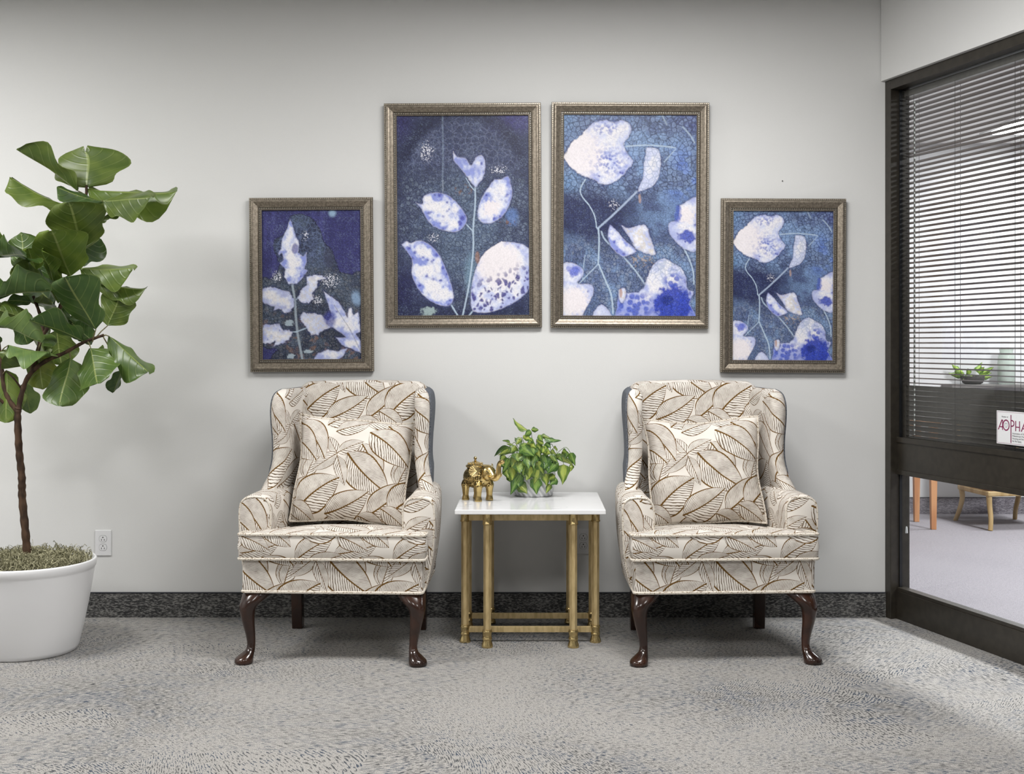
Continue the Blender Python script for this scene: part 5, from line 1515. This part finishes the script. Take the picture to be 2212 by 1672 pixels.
def blind_set(u0, u1, parent, uc):
    """head rail, slats, ladder cords in the partition's own axes (x along, y = -n)"""
    ztop, zbot, pitch, nc = 2.352, 0.700, 0.0225, 0.0800
    w = (u1 - u0) / 2; mid = (u0 + u1) / 2 - uc
    # W() maps +n to the left of +u when seen from above: n = +y in the rotated frame
    MB().box(mid - w, mid + w, nc - 0.0125, nc + 0.0125, 2.362, 2.392).build('head_rail', M_slat, parent, bevel=0.002)
    # one curved slat, shared by all of them
    tilt = math.radians(14); half = 0.0125
    prof = []
    for k in range(5):
        s = -1 + k / 2.0
        prof.append((s * half * math.cos(tilt), -s * half * math.sin(tilt) + 0.0016 * (1 - s * s)))
    vs = []; fs = []
    for e_ in (-w, w):
        for dz in (0.0, -0.0006):
            for (n_, z_) in prof: vs.append((e_, n_, z_ + dz))
    for j in range(4):
        fs += [(j, j + 1, 11 + j, 10 + j), (5 + j + 1, 5 + j, 15 + j, 16 + j)]
    fs += [(0, 10, 15, 5), (4, 9, 19, 14), (0, 5, 6, 1), (1, 6, 7, 2), (2, 7, 8, 3), (3, 8, 9, 4), (10, 11, 16, 15), (11, 12, 17, 16), (12, 13, 18, 17), (13, 14, 19, 18)]
    me = bpy.data.meshes.new('slat'); me.from_pydata(vs, [], fs); me.update(); me.materials.append(M_slat)
    n = int((ztop - zbot) / pitch)
    rs = random.Random(3)
    for k in range(n):
        o = bpy.data.objects.new('slat', me); COL.objects.link(o); o.parent = parent
        o.location = (mid, nc, ztop - pitch * k); o.rotation_euler = (rs.uniform(-0.03, 0.03), rs.uniform(-0.0009, 0.0009), 0)
        if k == 12: o.rotation_euler = (0.0, 0.012, 0)
        if ztop - pitch * k < 1.066: o.rotation_euler = (-math.radians(50) + rs.uniform(-0.04, 0.04), 0, 0)     # the lowest slats hang closed
    MB().box(mid - w, mid + w, nc - 0.010, nc + 0.010, zbot - 0.030, zbot - 0.018).build('bottom_rail', M_slat, parent, bevel=0.002)
    for cu in (u0 + 0.075, u0 + 0.37, u0 + 0.75, u0 + 1.15):
        for dn in (-0.0135, 0.0135):
            c = cu - uc
            MB().box(c - 0.0006, c + 0.0006, nc + dn - 0.0006, nc + dn + 0.0006, zbot - 0.02, 2.364).build('ladder_cord', M_cord, parent)
    MB().box(u0 + 0.022 - uc - 0.0006, u0 + 0.022 - uc + 0.0006, nc - 0.0162, nc - 0.015, 0.42, 2.364).build('lift_cord', M_cord, parent)
    MB().lathe([(0.0028, 0.030), (0.0040, 0.026), (0.0062, 0.002), (0.0055, 0.0)], 10, (u0 + 0.022 - uc, nc - 0.0155, 0.390)).build('cord_tassel', M_white_plastic, parent, smooth=True)
    MB().lathe([(0.0028, 0.84), (0.0028, 2.33)], 6, (u0 + 0.088 - uc, nc - 0.0180, 0)).build('tilt_wand', M_wand, parent)
blind_set(0.050, 1.614, blind, 0.8)

# ================================================================ sticker on the glass
M_sticker, _, _ = material('sticker_white', (0.78, 0.79, 0.80, 1), 0.4)
M_maroon, _, _ = material('maroon_ink', lin(128, 30, 80), 0.5)
M_ink, _, _ = material('black_ink', (0.03, 0.03, 0.035, 1), 0.5)
SU, SZ = 0.716, 0.846
sticker = thing('window_sticker', 'white square sticker with maroon lettering on the glass above the rail', 'sticker', W(SU, 0.0, SZ))
sticker.rotation_euler = (0, 0, ANG)
SW, SH = 0.205, 0.132
MB().box(0, SW, 0.0462, 0.0478, 0, SH).build('sheet', M_sticker, sticker)
# thin printed border
for (a0, a1, b0, b1) in ((0.004, SW - 0.004, 0.004, 0.005), (0.004, SW - 0.004, SH - 0.005, SH - 0.004), (0.004, 0.005, 0.004, SH - 0.004), (SW - 0.005, SW - 0.004, 0.004, SH - 0.004)):
    MB().box(a0, a1, 0.0459, 0.0462, b0, b1).build('border_line', M_maroon, sticker)
def stroke(pts, w, mat, name):
    """flat printed pen stroke on the sticker (x, z)"""
    vs, fs = [], []
    P = [Vector(p) for p in pts]
    for i, p in enumerate(P):
        t = (P[min(i + 1, len(P) - 1)] - P[max(i - 1, 0)]).normalized()
        s = Vector((-t.y, t.x)) * w / 2
        for q in (p + s, p - s): vs.append((q.x, 0.0457, q.y))
    for i in range(len(P) - 1): fs.append((2 * i, 2 * i + 1, 2 * i + 3, 2 * i + 2))
    return MB().add(vs, fs).build(name, mat, sticker)
def arc(cx, cz, rx, rz, a0, a1, n=24): return [(cx + rx * math.cos(math.radians(a0 + (a1 - a0) * k / n)), cz + rz * math.sin(math.radians(a0 + (a1 - a0) * k / n))) for k in range(n + 1)]
zb, zt = 0.056, 0.096
LW = 0.0050
stroke([(0.010, zb), (0.032, zt), (0.036, zt), (0.036, zb)], LW, M_maroon, 'letter'); stroke([(0.020, zb + 0.012), (0.036, zb + 0.012)], LW * 0.8, M_maroon, 'letter')
stroke(arc(0.057, (zb + zt) / 2, 0.018, 0.020, 0, 360), LW, M_maroon, 'letter')
stroke([(0.086, zt + 0.022), (0.086, 0.008)], LW, M_maroon, 'letter'); stroke([(0.086, zt)] + arc(0.092, zt - 0.011, 0.012, 0.011, 90, -90, 12) + [(0.086, zt - 0.022)], LW, M_maroon, 'letter')
stroke([(0.114, zt), (0.114, zb)], LW, M_maroon, 'letter'); stroke([(0.136, zt), (0.136, zb)], LW, M_maroon, 'letter'); stroke([(0.114, zb + 0.016), (0.136, zb + 0.016)], LW * 0.8, M_maroon, 'letter')
stroke([(0.146, zb), (0.168, zt), (0.172, zt), (0.172, zb)], LW, M_maroon, 'letter'); stroke([(0.156, zb + 0.012), (0.172, zb + 0.012)], LW * 0.8, M_maroon, 'letter')
stroke([(0.050, zb + 0.026), (0.054, zb + 0.028), (0.057, zb + 0.026), (0.064, zb + 0.029), (0.064, zb + 0.018), (0.057, zb + 0.010), (0.050, zb + 0.016), (0.050, zb + 0.026)], 0.0012, M_ink, 'emblem')
def words_on(txt, x, z, size, name):
    cu = bpy.data.curves.new(name, 'FONT'); cu.body = txt; cu.size = size
    o = bpy.data.objects.new(name, cu); COL.objects.link(o)
    dg = bpy.context.evaluated_depsgraph_get()
    me = bpy.data.meshes.new_from_object(o.evaluated_get(dg)); me.name = name
    bpy.data.objects.remove(o)
    for v in me.vertices: v.co = (x + v.co.x, 0.0458, z + v.co.y)
    me.materials.clear()
    return link(name, me, M_ink, sticker)
for k, line in enumerate(('Association of Ohio', 'Philanthropic Homes,', 'Housing and Services', 'for the Aging')):
    words_on(line, 0.094, 0.043 - 0.010 * k, 0.0098, 'lettering')
words_on('Member of', 0.030, 0.106, 0.0085, 'lettering')

# ================================================================ the office behind
M_oak = mottled('orange_oak', lin(176, 120, 78), lin(196, 144, 100), 20, 0.45, 0, 0.4, 0, 2.0, 0.35, 0.65, (1, 1, 0.15))
M_ash = mottled('pale_ash', lin(158, 132, 88), lin(182, 158, 116), 20, 0.4, 0, 0.4, 0, 2.0, 0.35, 0.65, (1, 1, 0.15))
M_greypanel = mottled('grey_panel', (0.10, 0.095, 0.09, 1), (0.13, 0.12, 0.115, 1), 12, 0.6)
M_dark_uph = mottled('charcoal_upholstery', (0.022, 0.020, 0.020, 1), (0.035, 0.032, 0.030, 1), 60, 0.9)
M_salmon = mottled('salmon_seat', lin(170, 110, 90), lin(186, 128, 104), 60, 0.9)
desk = thing('oak_table', 'oak table on tapered legs seen under the middle rail', 'table', (2.60, 2.62, 0))
def leg_at(x, y, parent, top, mat, w0=0.052, w1=0.034):
    MB().hexa([(x + sx * w / 2, y + sy * w / 2, z) for z, w in ((0.0, w1), (top, w0)) for sy in (-1, 1) for sx in (-1, 1)]).build('leg', mat, parent, bevel=0.003)
for lx, ly in ((0.12, 0.04), (0.12, 0.40), (-0.34, 0.04), (-0.34, 0.40)):
    leg_at(lx, ly, desk, 0.70, M_oak)
MB().box(-0.38, 0.16, 0.0, 0.44, 0.70, 0.73).build('table_top', M_oak, desk, bevel=0.004)
shelf = thing('wall_shelf', 'dark wall shelf on the far office wall behind the blind', 'shelf', (3.75, 3.42, 0.93))
MB().box(-0.72, 0.72, -0.22, 0.0, 0.0, 0.025).build('board', M_greypanel, shelf, bevel=0.003)
for sx in (-0.55, 0.55):
    MB().hexa([(sx + dx, y, z) for z, ys in ((-0.16, (-0.02, 0.0)), (0.0, (-0.20, 0.0))) for y in ys for dx in (-0.012, 0.012)]).build('bracket', M_greypanel, shelf)
# narrow oak stand at the very edge of the opening
stand = thing('plant_stand', 'narrow oak stand just inside the office beside the frame', 'stand', (2.30, 1.98, 0))
for lx, ly in ((0.0, 0.0), (-0.26, 0.0), (0.0, 0.26), (-0.26, 0.26)):
    leg_at(lx, ly, stand, 0.60, M_oak, 0.045, 0.034)
MB().box(-0.30, 0.04, -0.04, 0.30, 0.60, 0.625).build('stand_top', M_oak, stand, bevel=0.003)

def office_chair(loc, rot, label):
    t = thing('wooden_chair', label, 'chair', loc, rot, 'office guest chairs')
    for sx in (-1, 1):
        for y0, y1, r in ((-0.20, -0.235, 0.017), (0.18, 0.25, 0.016)):
            S = spline([(sx * 0.215, y0, 0.24, r * 1.25), (sx * 0.210, y0 * 0.98, 0.17, r * 1.1), (sx * 0.212, (y0 + y1) / 2, 0.08, r), (sx * 0.225, y1, 0.0, r * 0.95)], 14)
            MB().tube([tuple(q[:3]) for q in S], [q[3] for q in S], 8).build('leg', M_ash, t, smooth=True)
    mb = MB(); mb.box(-0.235, 0.235, -0.225, 0.205, 0.225, 0.262); mb.build('seat_frame', M_ash, t, bevel=0.01)
    MB().box(-0.225, 0.225, -0.225, 0.185, 0.262, 0.320).build('seat', M_salmon, t, bevel=0.018, seg=3)
    S = round_outline([(-0.235, 0.36), (0.235, 0.36), (0.240, 0.80), (-0.240, 0.80)], 0.07, 5)
    MB().rings([[(x * k, 0.20 + (z - 0.5) * 0.16 + d, 0.74 + (z - 0.74) * k) for x, z in S] for d, k in ((0.0, 0.93), (0.008, 1.0), (0.045, 1.0), (0.053, 0.95))]).build('backrest', M_dark_uph, t, smooth=60)
    for sx in (-1, 1):
        S = spline([(sx * 0.215, 0.185, 0.24), (sx * 0.215, 0.200, 0.45), (sx * 0.213, 0.235, 0.70)], 8)
        MB().tube([tuple(q) for q in S], 0.014, 8).build('back_post', M_ash, t, smooth=True)
    return t
office_chair((3.27, 2.86, 0), math.radians(8), 'low wooden chair with salmon seat and charcoal back behind the glass')

# leafy plant and a pale vase on the shelf
vz = 0.955
vase = thing('glass_vase', 'pale green glass vase on the far wall shelf behind the blind', 'vase', (3.46, 3.30, vz))
M_vase, _, vb = material('pale_green_glass', (0.80, 0.90, 0.82, 1), 0.08)
vb.inputs['Transmission Weight'].default_value = 0.6
MB().lathe([(0.055, 0.0), (0.060, 0.01), (0.062, 0.12), (0.058, 0.20), (0.045, 0.235), (0.050, 0.255), (0.046, 0.255), (0.040, 0.236), (0.053, 0.20), (0.057, 0.12), (0.055, 0.015), (0.01, 0.012)], 28).build('vase_body', M_vase, vase, smooth=True)
op = thing('leafy_plant', 'small leafy plant in a dark bowl beside the pale vase', 'potted plant', (3.22, 3.31, vz))
MB().lathe([(0.05, 0.0), (0.07, 0.01), (0.085, 0.045), (0.08, 0.06), (0.07, 0.05), (0.01, 0.045)], 24).build('bowl', M_dark_uph, op, smooth=True)
rs = random.Random(8)
for k in range(16):
    a = rs.uniform(0, 2 * PI); r = rs.uniform(0.08, 0.2)
    B = Vector((3.22 + 0.02 * math.cos(a), 3.31 + 0.02 * math.sin(a), vz + 0.05))
    Tp = Vector((3.22 + r * math.cos(a), 3.31 + min(0.09, r * math.sin(a) * 0.6), vz + rs.uniform(0.03, 0.16)))
    set_leaf(POTH[k % 3], B + (Tp - B) * 0.35, Tp, 0.045, op, 1 if k % 2 else -1, (1.3, 1.3, 1.2, 1), 0.45)
